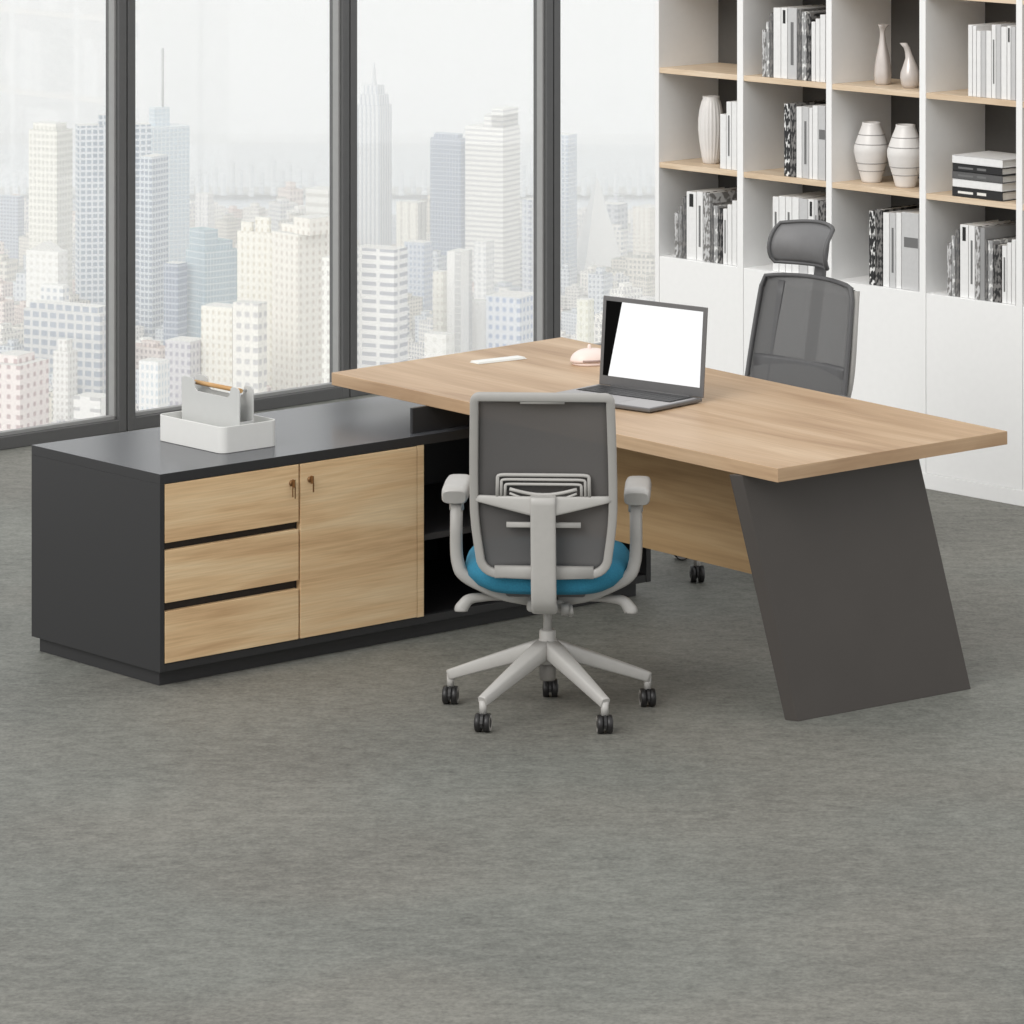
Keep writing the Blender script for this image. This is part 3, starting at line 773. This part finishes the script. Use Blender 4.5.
# arms
for sgn in (-1, 1):
    m = MB()
    P = arc([(sgn*.256, -.09, .635), (sgn*.258, -.09, .47), (sgn*.243, -.10, .415), (sgn*.13, -.10, .362), (sgn*.04, -.09, .345)], 5)
    m.sweep(P, (.048, .036), n=16, side=(0, 1, 0), p=3.2)
    ar = m.build('armrest', LGREY, ch)
    m = MB(); m.sweep([(sgn*.256, -.09, .60), (sgn*.256, -.09, .645)], (.045, .042), n=16, side=(0, 1, 0), p=3); m.build('arm_collar', LGREY2, ar)
    m = MB(); ns = []
    P = [(sgn*.260, y_, .646+dz) for y_, dz in ((-.135, -.004), (-.125, 0), (-.1, 0), (.05, 0), (.11, 0), (.125, -.004))]
    S = [(.064, .040), (.074, .049), (.076, .050), (.076, .042), (.07, .036), (.05, .028)]
    m.sweep(P, S, n=20, side=(1, 0, 0), p=3.6); m.build('arm_pad', LGREY2, ar)
# under-seat levers
for sgn in (-1, 1):
    m = MB()
    P = arc([(sgn*.05, -.03, .338), (sgn*.16, -.06, .345), (sgn*.222, -.09, .345), (sgn*.243, -.1, .318), (sgn*.243, -.1, .312)], 5)
    n_ = len(P)
    S = [(.036, .019+.020*math.sin(math.pi*min(1, (k/n_)**2*.75))) for k in range(n_)]
    m.sweep(P, S, n=14, side=(0, 1, 0), p=2.6)
    m.build('adjustment_lever', LGREY, ch)

# ---------------- rear chair with headrest (faces the camera side, behind the desk)
rc = empty('headrest_chair', (.822, 14.76, 0), R(131))
RF = Frame((.822, 14.76), 131)
tag(rc, 'dark grey mesh office chair with headrest behind the desk by the bookcase', 'chair')
# caster visible at a known spot
cs = RF.loc(at(697, 582, 0)); ca = math.degrees(math.atan2(cs.y, cs.x)); cr_ = cs.length
star_base(rc, LGREY2, [ca+72*k for k in range(5)], [cr_/.985]+[.27]*4, casts=[RF_ for RF_ in (-131+5, 40, 80, 10, -30)], sc=1.1)
m = MB(); m.lathe([(.024, .22), (.024, .30), (.016, .301), (.016, .36)], n=20); m.build('gas_column', MGREY, rc)
m = MB(); m.box(-.07, .07, -.13, .13, .345, .385); m.build('tilt_mechanism', MGREY, rc, bevel=.01)
m = MB(); RG = []
for z, sx in ((.388, .8), (.39, .95), (.41, 1), (.44, 1), (.465, .96), (.47, .8), (.468, .4)):
    RG.append([m.bm.verts.new((math.copysign(abs(math.cos(a))**.5, math.cos(a))*.235*sx, .02+math.copysign(abs(math.sin(a))**.5, math.sin(a))*.225*sx, z)) for a in [2*math.pi*k/36 for k in range(36)]])
for A, B in zip(RG, RG[1:]):
    for k in range(36): f = m.bm.faces.new([A[k], A[(k+1) % 36], B[(k+1) % 36], B[k]]); f.smooth = True
m.bm.faces.new(RG[0][::-1]); m.bm.faces.new(RG[-1]); m.build('seat', DGREY, rc)
def yr(z): return -.20-.085*((z-.5)/.5)
BZ0, BZ1 = .48, .927
def hwr(z):
    t = (z-BZ0)/(BZ1-BZ0); return .236-.022*t+.004*math.sin(math.pi*t)
loop = []
n_ = 12
for k in range(n_+1): z = BZ0+(BZ1-BZ0)*k/n_; loop.append((-hwr(z)+(.012 if k in (0, n_) else 0), yr(z)+.035, z))
for k in range(1, 10): u = -1+2*k/10; z = BZ1+.012*(1-u*u); loop.append((u*hwr(BZ1), yr(z)+.035*u*u, z))
for k in range(n_, -1, -1): z = BZ0+(BZ1-BZ0)*k/n_; loop.append((hwr(z)-(.012 if k in (0, n_) else 0), yr(z)+.035, z))
for k in range(9, 0, -1): u = -1+2*k/10; loop.append((u*hwr(BZ0), yr(BZ0)+.035*u*u, BZ0))
m = MB(); m.sweep(loop, (.016, .014), n=10, side=(0, 1, 0), p=3, closed=True); m.build('back_frame', DGREY, rc)
def sheetback(inset, dy, z0, z1, th=.002):
    g = []
    for i in range(13):
        z = z0+(z1-z0)*i/12; row = []
        for j in range(15):
            u = -1+2*j/14; row.append((u*(hwr(z)-inset), yr(z)+.035*(u*(hwr(z)-inset)/.25)**2+dy, z+(.012*(1-u*u) if i == 12 and z1 > .9 else 0)))
        g.append(row)
    return g
m = MB(); m.sheet(sheetback(.004, 0, BZ0, BZ1), .0015); m.build('back_mesh', MESH2, rc)
# darker band along left/bottom edges and central spine behind the mesh
m = MB()
g = []
for sgn in (-1, 1):
    P = [(sgn*(hwr(z)-(.05 if sgn > 0 else .02)), yr(z)+.012, z) for z in [BZ0+.01+(BZ1-BZ0-.02)*k/8 for k in range(9)]]
    m.sweep(P, (.008, .075 if sgn > 0 else .02), n=8, side=(0, 1, 0), p=4)
P = [(u*(hwr(BZ0)-.02), yr(BZ0+.1)+.030*u*u-.014, BZ0+.085) for u in [-1+k/5 for k in range(11)]]
m.sweep(P, (.01, .20), n=8, side=(0, 1, 0), p=5)
m.build('back_binding', DGREY, rc)
m = MB(); P = [(0, yr(z)-.022, z) for z in [.44+(1.06-.44)*k/12 for k in range(13)]]
m.sweep(P, (.044, .024), n=12, side=(1, 0, 0), p=4)
m.sweep([(0, yr(.46)-.022, .46), (0, -.15, .39), (0, -.08, .37)], (.052, .03), n=12, side=(1, 0, 0), p=4)
m.build('back_spine', DGREY, rc)
# outer carrier wings (grey rail seen at the right edge)
m = MB()
for sgn in (-1, 1):
    P = arc([(sgn*.03, -.21, .46), (sgn*.2, -.2, .49), (sgn*(hwr(.6)+.003), yr(.6)+.005, .62), (sgn*(hwr(.92)-.002), yr(.92)+.012, .915)], 5)
    m.sweep(P, (.022, .016), n=10, side=(0, 1, 0), p=3)
m.build('carrier_rail', LGREY, rc)
# headrest
m = MB(); g = []
HZ0, HZ1 = .985, 1.115; hc = yr(1.05)+.02
for i in range(9):
    t = i/8; z = HZ0+(HZ1-HZ0)*t; row = []
    for j in range(15):
        u = -1+2*j/14
        hw = .134*(1-.06*(2*t-1)**4)
        zz = z+.010*(1-u*u)*(1 if t > .5 else -.2)*abs(2*t-1)
        row.append((u*hw, hc+.055*u*u-.03*(t-.5)+.030*(1-(2*t-1)**2), zz))
    g.append(row)
m.sheet(g, .008); m.build('headrest_mesh', MGREY, rc)
lo = [Vector(p)+Vector((0, -.003, 0)) for p in g[0]]+[Vector(r_[-1]) for r_ in g[1:-1]]+[Vector(p) for p in g[-1][::-1]]+[Vector(r_[0]) for r_ in g[-2:0:-1]]
m = MB(); m.sweep(lo, (.016, .013), n=8, side=(0, 1, 0), closed=True); m.build('headrest_frame', DGREY, rc)
# arms (low, hidden behind the desk, tip of one pad shows)
for sgn in (-1, 1):
    m = MB(); m.sweep(arc([(sgn*.06, 0, .375), (sgn*.24, -.02, .38), (sgn*.27, -.04, .42), (sgn*.27, -.04, .56)], 5), (.05, .03), n=14, side=(0, 1, 0), p=3)
    ar = m.build('armrest', MGREY, rc)
    m = MB(); m.sweep([(sgn*.27, -.15, .572), (sgn*.27, -.13, .574), (sgn*.27, .05, .574), (sgn*.27, .07, .57)], [(.05, .018), (.07, .028), (.07, .028), (.05, .018)], n=14, side=(1, 0, 0), p=3); m.build('arm_pad', MGREY, ar)

# ================================================================= CITY
GZ = -400.0
def ground_D(y): return F*(HC-GZ)/(y-YH)
def uvbox(mb, c, ex, ey, w, d, z0, z1, mi=0, roof=1, u0=0.0):
    # c: near corner; ex: unit vector of the left face (going left), ey: unit vector of right face
    bm = mb.bm; uvl = bm.loops.layers.uv.get('UVMap') or bm.loops.layers.uv.new('UVMap')
    A = c; B = c+ex*w; Cc = c+ex*w+ey*d; Dd = c+ey*d
    P = [A, B, Cc, Dd]
    lo = [bm.verts.new((p.x, p.y, z0)) for p in P]; hi = [bm.verts.new((p.x, p.y, z1)) for p in P]
    L = [w, d, w, d]
    for i in range(4):
        j = (i+1) % 4
        f = bm.faces.new([lo[i], lo[j], hi[j], hi[i]]); f.material_index = mi
        for lpz, (u, v) in zip(f.loops, ((u0, 0), (u0+L[i], 0), (u0+L[i], z1-z0), (u0, z1-z0))): lpz[uvl].uv = (u, v)
    f = bm.faces.new(hi); f.material_index = roof
    bm.faces.new(lo[::-1]).material_index = roof
WALLS = plain('concrete_roof', (196, 194, 190), .8)
FOOT = []
def tower(name, label, x0, xs, x1, yt, yb_, wall, glass, fh=3.5, bwid=3.5, wx=.6, wz=.5, roof=(200, 198, 194), crown=(), rdeg=28, dd=None, group=None, cat='building'):
    D = ground_D(yb_); k = D/F
    wl = (xs-x0)*k; wr = (x1-xs)*k
    r = R(rdeg)
    if wr < 2: r = R(6); w = wl/math.cos(r); d = dd or wl*.8
    elif wl < 2: r = R(84); w = dd or wr*.8; d = wr/math.sin(r)
    else: w = wl/math.cos(r); d = wr/math.sin(r)
    d = min(d, 260); 
    c = Vector(((xs-512)/F*D, D)); ex = Vector((-math.cos(r), math.sin(r))); ey = Vector((math.sin(r), math.cos(r)))
    zt = HC-(yt-YH)*D/F
    if fh < 9: fh *= .72
    if bwid < 10: bwid *= .72
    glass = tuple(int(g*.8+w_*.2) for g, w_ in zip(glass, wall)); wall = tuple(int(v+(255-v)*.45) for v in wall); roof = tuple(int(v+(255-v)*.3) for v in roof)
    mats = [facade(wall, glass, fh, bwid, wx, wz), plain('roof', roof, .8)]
    m = MB(); o_ = Vector((c.x, c.y)); L0 = Vector((0, 0))
    uvbox(m, L0, ex, ey, w, d, 0, zt-GZ)
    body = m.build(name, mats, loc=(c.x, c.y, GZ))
    for cr_ in crown:                    # (fx0, fx1, fy0, fy1, height, kind)
        a0, a1, b0_, b1_, h, kd = cr_
        q = MB(); z0 = zt-GZ+.05
        base = ex*(w*a0)+ey*(d*b0_)
        if kd == 'box': uvbox(q, base, ex, ey, w*(a1-a0), d*(b1_-b0_), z0, z0+h); q.build('roof_block', mats, body)
        elif kd == 'set': uvbox(q, base, ex, ey, w*(a1-a0), d*(b1_-b0_), z0, z0+h); q.build('upper_tier', mats, body)
        elif kd == 'mast': q.sweep([(base.x, base.y, z0), (base.x, base.y, z0+h)], (1.6, 1.6), n=6, side=(1, 0, 0)); q.build('mast', plain('mast_grey', (170, 170, 172), .6), body)
        elif kd == 'cone':
            cc = base+ex*(w*(a1-a0)/2)+ey*(d*(b1_-b0_)/2)
            q.lathe([(w*(a1-a0)*.5, z0), (w*(a1-a0)*.3, z0+h*.3), (w*(a1-a0)*.14, z0+h*.6), (.6, z0+h)], cx=cc.x, cy=cc.y, n=8, sm=False); q.build('spire', mats[1], body)
        elif kd == 'gable':
            pa = [base, base+ex*w*(a1-a0), base+ex*w*(a1-a0)+ey*d*(b1_-b0_), base+ey*d*(b1_-b0_)]
            mid = [(pa[0]+pa[1])/2, (pa[3]+pa[2])/2]
            v = [q.bm.verts.new((p.x, p.y, z0)) for p in pa]+[q.bm.verts.new((p.x, p.y, z0+h)) for p in mid]
            for f in ((0, 1, 4), (3, 5, 2), (0, 4, 5, 3), (1, 2, 5, 4), (0, 3, 2, 1)): q.bm.faces.new([v[i] for i in f])
            q.build('gable_roof', mats[1], body)
    cen = Vector((c.x, c.y))+ex*w/2+ey*d/2; FOOT.append((c.x, c.y, ex, ey, w, d))
    tag(body, label, cat, group)
    return body
CR, CRG = (238, 232, 214), (205, 202, 194)
BLG, BLG2 = (168, 180, 194), (122, 138, 158)
# pane 1
tower('office_block', 'blue-grey block at the far left edge of the left window', -30, 18, 23, 197, 262, (128, 142, 165), (112, 126, 150), roof=(150, 160, 175))
tower('apartment_tower', 'tall cream gridded tower at the left of the left window', 27, 57, 70, 131, 335, (236, 232, 218), (204, 202, 194), 5.5, 4.2, .62, .55, crown=[(.1, .9, .1, .8, 4, 'box')])
tower('glass_tower', 'broad blue-grey glass tower crossed by the first mullion', 73, 78, 150, 126, 345, (188, 196, 206), (120, 138, 158), 5.0, 5.0, .7, .62, rdeg=78, crown=[(.1, .6, .3, .5, 6, 'box')])
tower('apartment_block', 'white stepped block with gabled roof standing before the cream tower', 24, 58, 66, 252, 372, (240, 238, 232), (222, 220, 215), 6, 6, .5, .45, crown=[(.1, .9, .1, .9, 5, 'gable')])
tower('apartment_block', 'small white block with dark windows below the gabled block', 40, 63, 68, 286, 385, (240, 240, 238), (180, 188, 198), 6, 6, .55, .5)
tower('office_block', 'long low grey block with bluish windows in the left window', 19, 100, 112, 314, 405, (190, 190, 192), (150, 162, 180), 7, 8, .7, .6, crown=[(.05, .95, .1, .9, 3, 'box')])
tower('apartment_block', 'pink block with paired dark windows at bottom left', -25, 20, 44, 366, 470, (238, 220, 216), (190, 166, 168), 7, 8, .4, .45, crown=[(.2, .7, .2, .8, 4, 'box')])
tower('low_building', 'small white towered building beside the pink block', 52, 68, 76, 352, 440, (238, 236, 232), (208, 205, 202), 5, 4, .5, .5, crown=[(.2, .8, .2, .8, 6, 'box')])
tower('low_building', 'flat white building at the foot of the first mullion', 72, 100, 112, 398, 470, (236, 234, 232), (190, 190, 192), 8, 12, .5, .3)
# pane 2
tower('glass_tower', 'pale blue glass tower with rooftop mast behind the first mullion', 136, 152, 188, 128, 300, (198, 210, 220), (180, 198, 212), 4, 4, .8, .8, crown=[(.35, .75, .2, .6, 12, 'box'), (.45, .45, .45, .45, 50, 'mast')], roof=(200, 208, 214), rdeg=60)
tower('glass_tower', 'slim dark blue tower in front of the pale blue tower', 138, 152, 166, 157, 352, (178, 188, 202), (112, 128, 152), 5, 4, .7, .6)
tower('office_block', 'narrow slate blue block beside the teal building', 163, 178, 186, 264, 372, (140, 152, 174), (118, 132, 158), 5, 3, .8, .7)
tower('office_block', 'teal blue building with a curved dark teal roof', 184, 205, 236, 252, 372, (176, 194, 204), (150, 174, 188), 5, 3, .8, .8, roof=(120, 148, 158), crown=[(.1, .9, .05, .45, 12, 'box'), (.1, .9, .45, .9, 5, 'box')], rdeg=50)
tower('apartment_tower', 'small pale tower by the water in the second window', 195, 208, 213, 194, 258, (230, 228, 228), (196, 196, 202), 5, 4, .4, .6)
tower('apartment_tower', 'cream tower with stepped top in the second window', 236, 272, 276, 233, 420, (244, 238, 221), (216, 208, 192), 6, 5, .35, .5, crown=[(.1, .5, .1, .6, 8, 'box'), (.6, .9, .1, .6, 5, 'box')])
tower('apartment_tower', 'large cream and pinkish tower beside the second mullion', 270, 298, 332, 235, 428, (240, 233, 218), (208, 199, 189), 6, 6, .35, .5, crown=[(-.3, .3, .1, .8, 9, 'set'), (.3, .9, .2, .6, 4, 'box')], rdeg=48)
tower('apartment_block', 'cream block below the stepped cream tower', 200, 232, 244, 308, 440, (244, 238, 222), (216, 208, 194), 6, 5, .4, .5)
tower('apartment_block', 'cream block with grey balcony strips behind the tray', 232, 258, 266, 304, 448, (243, 238, 226), (200, 198, 202), 8.5, 7, .6, .45)
tower('apartment_tower', 'white banded tower against the second mullion', 305, 328, 340, 190, 330, (236, 234, 226), (214, 212, 206), 8, 60, .95, .4)
tower('apartment_tower', 'thin white balcony tower at the second mullion edge', 322, 330, 345, 258, 452, (244, 242, 232), (206, 200, 196), 7, 5, .5, .5)
tower('low_building', 'white glass-fronted block left of the organiser tray', 138, 158, 168, 362, 455, (246, 246, 246), (212, 222, 230), 6, 4, .5, .6)
tower('low_building', 'mauve grey block behind the organiser tray', 164, 190, 204, 342, 440, (192, 188, 196), (172, 170, 184), 6, 5, .5, .5)
# pane 3
tower('spire_tower', 'tall grey art deco tower with stepped pointed spire', 356, 380, 391, 106, 272, (200, 203, 208), (176, 182, 192), 4, 4.5, .45, .9, crown=[(.08, .9, .08, .9, 7, 'set'), (.2, .78, .2, .78, 13, 'set'), (.22, .76, .22, .76, 28, 'cone')], roof=(186, 188, 194))
tower('glass_tower', 'slate blue slab tower in the middle window', 430, 461, 466, 139, 292, (150, 162, 182), (134, 147, 170), 4, 3, .8, .8, roof=(140, 152, 170), crown=[(.1, .9, .1, .9, 3, 'box')])
tower('office_tower', 'white striped tower with a slanted top in the middle window', 465, 503, 520, 128, 300, (238, 236, 230), (198, 198, 200), 4.5, 90, .98, .42, crown=[(0, .5, 0, .9, 8, 'set'), (0, .3, 0, .9, 12, 'set')])
tower('apartment_block', 'cream twin blocks left of the slate slab tower', 396, 418, 426, 203, 290, (238, 232, 216), (208, 204, 196), 5, 8, .3, .8)
tower('office_block', 'soft blue block below the cream twin blocks', 404, 424, 432, 243, 325, (172, 184, 204), (158, 172, 196), 5, 4, .5, .5)
tower('office_block', 'white building with strong dark window rows by the second mullion', 352, 394, 407, 253, 420, (240, 240, 240), (172, 174, 186), 6.6, 11, .8, .45, crown=[(0, 1, 0, 1, 1.5, 'box')])
tower('apartment_block', 'narrow cream block beside the grey-sided slab', 433, 443, 448, 272, 400, (240, 236, 222), (216, 212, 202), 6, 4, .4, .5)
tower('apartment_tower', 'pale slab tower with grey flank in the middle window', 447, 461, 472, 252, 405, (240, 238, 234), (198, 198, 200), 5, 20, .2, .9)
tower('low_building', 'bright white box building in the middle window', 470, 486, 488, 301, 400, (246, 245, 242), (240, 239, 236), 6, 6, .3, .3)
tower('office_block', 'pale blue gridded block beside the third mullion', 486, 520, 540, 298, 405, (206, 214, 228), (164, 180, 208), 7, 6, .5, .5)
tower('low_building', 'bright white low block at the desk edge in the middle window', 424, 446, 454, 335, 430, (246, 245, 240), (232, 230, 226), 8, 8, .4, .4)
tower('office_block', 'grey-blue mid-rise cluster tower under the striped tower', 522, 530, 545, 200, 318, (186, 194, 206), (160, 168, 186), 5, 5, .5, .5, rdeg=50)
tower('apartment_block', 'white thin block left of the pale blue gridded block', 474, 486, 494, 242, 340, (236, 236, 236), (204, 206, 210), 5, 5, .5, .5)
# pane 4
tower('glass_tower', 'pale blue tower just right of the third mullion', 552, 568, 577, 135, 278, (190, 202, 216), (172, 186, 206), 4, 4, .6, .7)
tower('apartment_tower', 'cream towers beside the bookcase edge', 633, 650, 664, 208, 275, (240, 232, 218), (220, 212, 204), 4, 5, .4, .6)
tower('apartment_tower', 'slim cream tower rising behind the mouse', 577, 588, 594, 300, 400, (242, 240, 216), (222, 220, 200), 6, 5, .4, .5)
tower('low_building', 'slate coloured wide low block by the white pyramid', 596, 618, 628, 205, 250, (158, 164, 176), (140, 148, 164), 6, 8, .5, .5)
# white concave pyramid
D = ground_D(272); k = D/F
m = MB(); hz = [(.5, 0), (.42, .12), (.33, .3), (.24, .5), (.15, .7), (.06, .9), (.012, 1.0)]; wpy = 48*k; FOOT.append(((597-512)/F*D-wpy*.7, D-wpy*.7, Vector((-1, 0)), Vector((0, 1)), -wpy*1.4, wpy*1.4)); hpy = (272-178)*k
rings = [[m.bm.verts.new((sx*wpy*r_, sy*wpy*r_, t*hpy)) for sx, sy in ((-1, -1), (1, -1), (1, 1), (-1, 1))] for r_, t in hz]
for A, B in zip(rings, rings[1:]):
    for i in range(4): m.bm.faces.new([A[i], A[(i+1) % 4], B[(i+1) % 4], B[i]])
m.bm.faces.new(rings[0][::-1]); m.bm.faces.new(rings[-1])
o = m.build('pyramid_building', plain('white_cladding', (240, 240, 240), .6), loc=((597-512)/F*D, D, GZ), rot=R(20))
tag(o, 'white concave pyramid-shaped building right of the third mullion', 'building')
# far shore skyline by the water
far = [(192, 178), (199, 168), (207, 174), (216, 166), (224, 172), (233, 162), (241, 170), (252, 165), (262, 173), (274, 160), (283, 171), (290, 163), (300, 168), (312, 172), (402, 172), (414, 178), (425, 168), (524, 166), (531, 174), (585, 178), (594, 170), (606, 176), (617, 172), (630, 178), (640, 170), (650, 176), (8, 178), (16, 172), (24, 176), (70, 172)]
for i, (x, y) in enumerate(far):
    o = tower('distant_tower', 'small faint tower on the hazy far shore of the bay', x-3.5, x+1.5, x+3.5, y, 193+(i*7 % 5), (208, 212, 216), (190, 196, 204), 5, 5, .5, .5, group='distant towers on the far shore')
# ground, bay, low-rise filler
gm = plain('city_ground', (188, 188, 184), .9, noise=.12, nscale=.02)
m = MB(); m.box(-800, 900, 1900, ground_D(214), GZ-2, GZ-.5)
m.box(-800, 900, ground_D(192), ground_D(186), GZ-2, GZ-.5)
m.box(-900, 900, 1900, 3900, GZ-9, GZ-8)
tag(m.build('city_ground', gm), kind='structure')
water = plain('bay_water', (214, 222, 230), .35)
m = MB(); m.prismz([(-900, ground_D(213)), (900, ground_D(213)), (900, 3790), (-900, 3790)], GZ-6.2, GZ-5.6)
tag(m.build('bay_water', water), 'pale calm bay water between the city and far shore', 'water', kind='stuff')
PAL = [((246, 243, 238), (186, 184, 184)), ((242, 240, 238), (172, 175, 184)), ((230, 230, 230), (160, 164, 176)), ((250, 248, 244), (196, 194, 196)), ((238, 226, 221), (180, 164, 164)), ((222, 226, 232), (158, 166, 180)), ((228, 223, 214), (156, 154, 152))]
mats_p = [[facade(a, b, 3.4, 3.2, .5, .5), plain('roof', r_, .85)] for (a, b), r_ in zip(PAL, [(206, 204, 200), (190, 188, 186), (214, 210, 208), (226, 224, 220), (196, 176, 168), (180, 184, 186), (168, 166, 160)])]
protos = []
for pi_ in range(14):
    m = MB(); w = random.uniform(10, 26); d = random.uniform(10, 24); h = random.uniform(9, 30)
    r = R(random.uniform(20, 65)); ex = Vector((-math.cos(r), math.sin(r))); ey = Vector((math.sin(r), math.cos(r)))
    uvbox(m, Vector((0, 0)), ex, ey, w, d, 0, h)
    uvbox(m, ex*w*.2+ey*d*.2, ex, ey, w*.4, d*.4, h, h+random.uniform(2.5, 5))
    if pi_ % 3 == 0: uvbox(m, ex*w*.95, ex, ey, w*.7, d*.8, 0, h*.55)
    me = bpy.data.meshes.new('low_rise_block'); bmesh.ops.recalc_face_normals(m.bm, faces=m.bm.faces[:]); m.bm.to_mesh(me); m.bm.free()
    for q_ in mats_p[pi_ % 7]: me.materials.append(q_)
    protos.append(me)
def clear(x, y, rad):
    for fx, fy, ex, ey, w_, d_ in FOOT:
        p = Vector((x-fx, y-fy))
        # solve p = a*ex + b*ey (unit, perpendicular or nearly so)
        a_, b_ = p.dot(ex), p.dot(ey)
        lo, hi = min(0, w_), max(0, w_)
        if lo-rad < a_ < hi+rad and -rad < b_ < d_+rad: return False
    for qx, qy, qr in LOW:
        if (x-qx)**2+(y-qy)**2 < (rad+qr)**2: return False
    return True
LOW = []; RAD = [max(math.hypot(v.co.x, v.co.y) for v in me.vertices)*.5 for me in protos]
CENT = [((min(v.co.x for v in me.vertices)+max(v.co.x for v in me.vertices))/2, (min(v.co.y for v in me.vertices)+max(v.co.y for v in me.vertices))/2) for me in protos]
RAD = [max(math.hypot(v.co.x-c_[0], v.co.y-c_[1]) for v in me.vertices) for me, c_ in zip(protos, CENT)]
tries = 0
while len(LOW) < 285 and tries < 60000:
    tries += 1
    D = random.uniform(ground_D(452), ground_D(222)); px = random.uniform(-10, 662); i = random.randrange(14)
    x = (px-512)/F*D; s = random.uniform(.55, 1.0)
    if not clear(x, D, RAD[i]*s): continue
    LOW.append((x, D, RAD[i]*s))
    o = bpy.data.objects.new('low_rise_block', protos[i]); COL.objects.link(o)
    o.location = (x-CENT[i][0]*s, D-CENT[i][1]*s, GZ); o.scale = (s, s, s*random.uniform(.8, 1.3))
    tag(o, 'one of many small pale low-rise blocks packed between the city towers', 'building', 'low-rise blocks of the city')
# haze bank over the city (real scattering volume)
hm = bpy.data.materials.new('haze'); hm.use_nodes = True; nt = hm.node_tree; nt.nodes.clear()
oo = nt.nodes.new('ShaderNodeOutputMaterial'); vs = nt.nodes.new('ShaderNodeVolumeScatter')
vs.inputs['Color'].default_value = (1, 1, 1, 1); vs.inputs['Density'].default_value = .0006; vs.inputs['Anisotropy'].default_value = 0
nt.links.new(vs.outputs[0], oo.inputs['Volume'])
m = MB(); m.box(-1400, 1400, 1700, 3300, GZ-5, -150)
hm2 = hm.copy(); hm2.name = 'sea_haze'; hm2.node_tree.nodes['Volume Scatter'].inputs['Density'].default_value = .0035
q = MB(); q.box(-1400, 1400, 3305, 3800, GZ-5, -190); h2 = q.build('sea_haze', hm2); tag(h2, 'denser white haze over the bay and the far shore', 'haze', kind='stuff')
hz = m.build('haze', hm); tag(hz, 'pale haze hanging over the whole city outside the windows', 'haze', kind='stuff')

# ================================================================= LIGHT
w = bpy.data.worlds.new('world'); scn.world = w; w.use_nodes = True
bg = w.node_tree.nodes['Background']; bg.inputs['Color'].default_value = (1, 1, 1, 1); bg.inputs['Strength'].default_value = .96
sun = bpy.data.lights.new('sun', 'SUN'); sun.energy = 1.6; sun.angle = R(35); sun.color = (1, .98, .95)
so = bpy.data.objects.new('sun', sun); COL.objects.link(so)
d_ = Vector((.48, .66, -.60)); so.rotation_euler = d_.to_track_quat('-Z', 'Y').to_euler()
scn.cycles.volume_bounces = 4
scn.cycles.max_bounces = 8
scn.cycles.transparent_max_bounces = 16
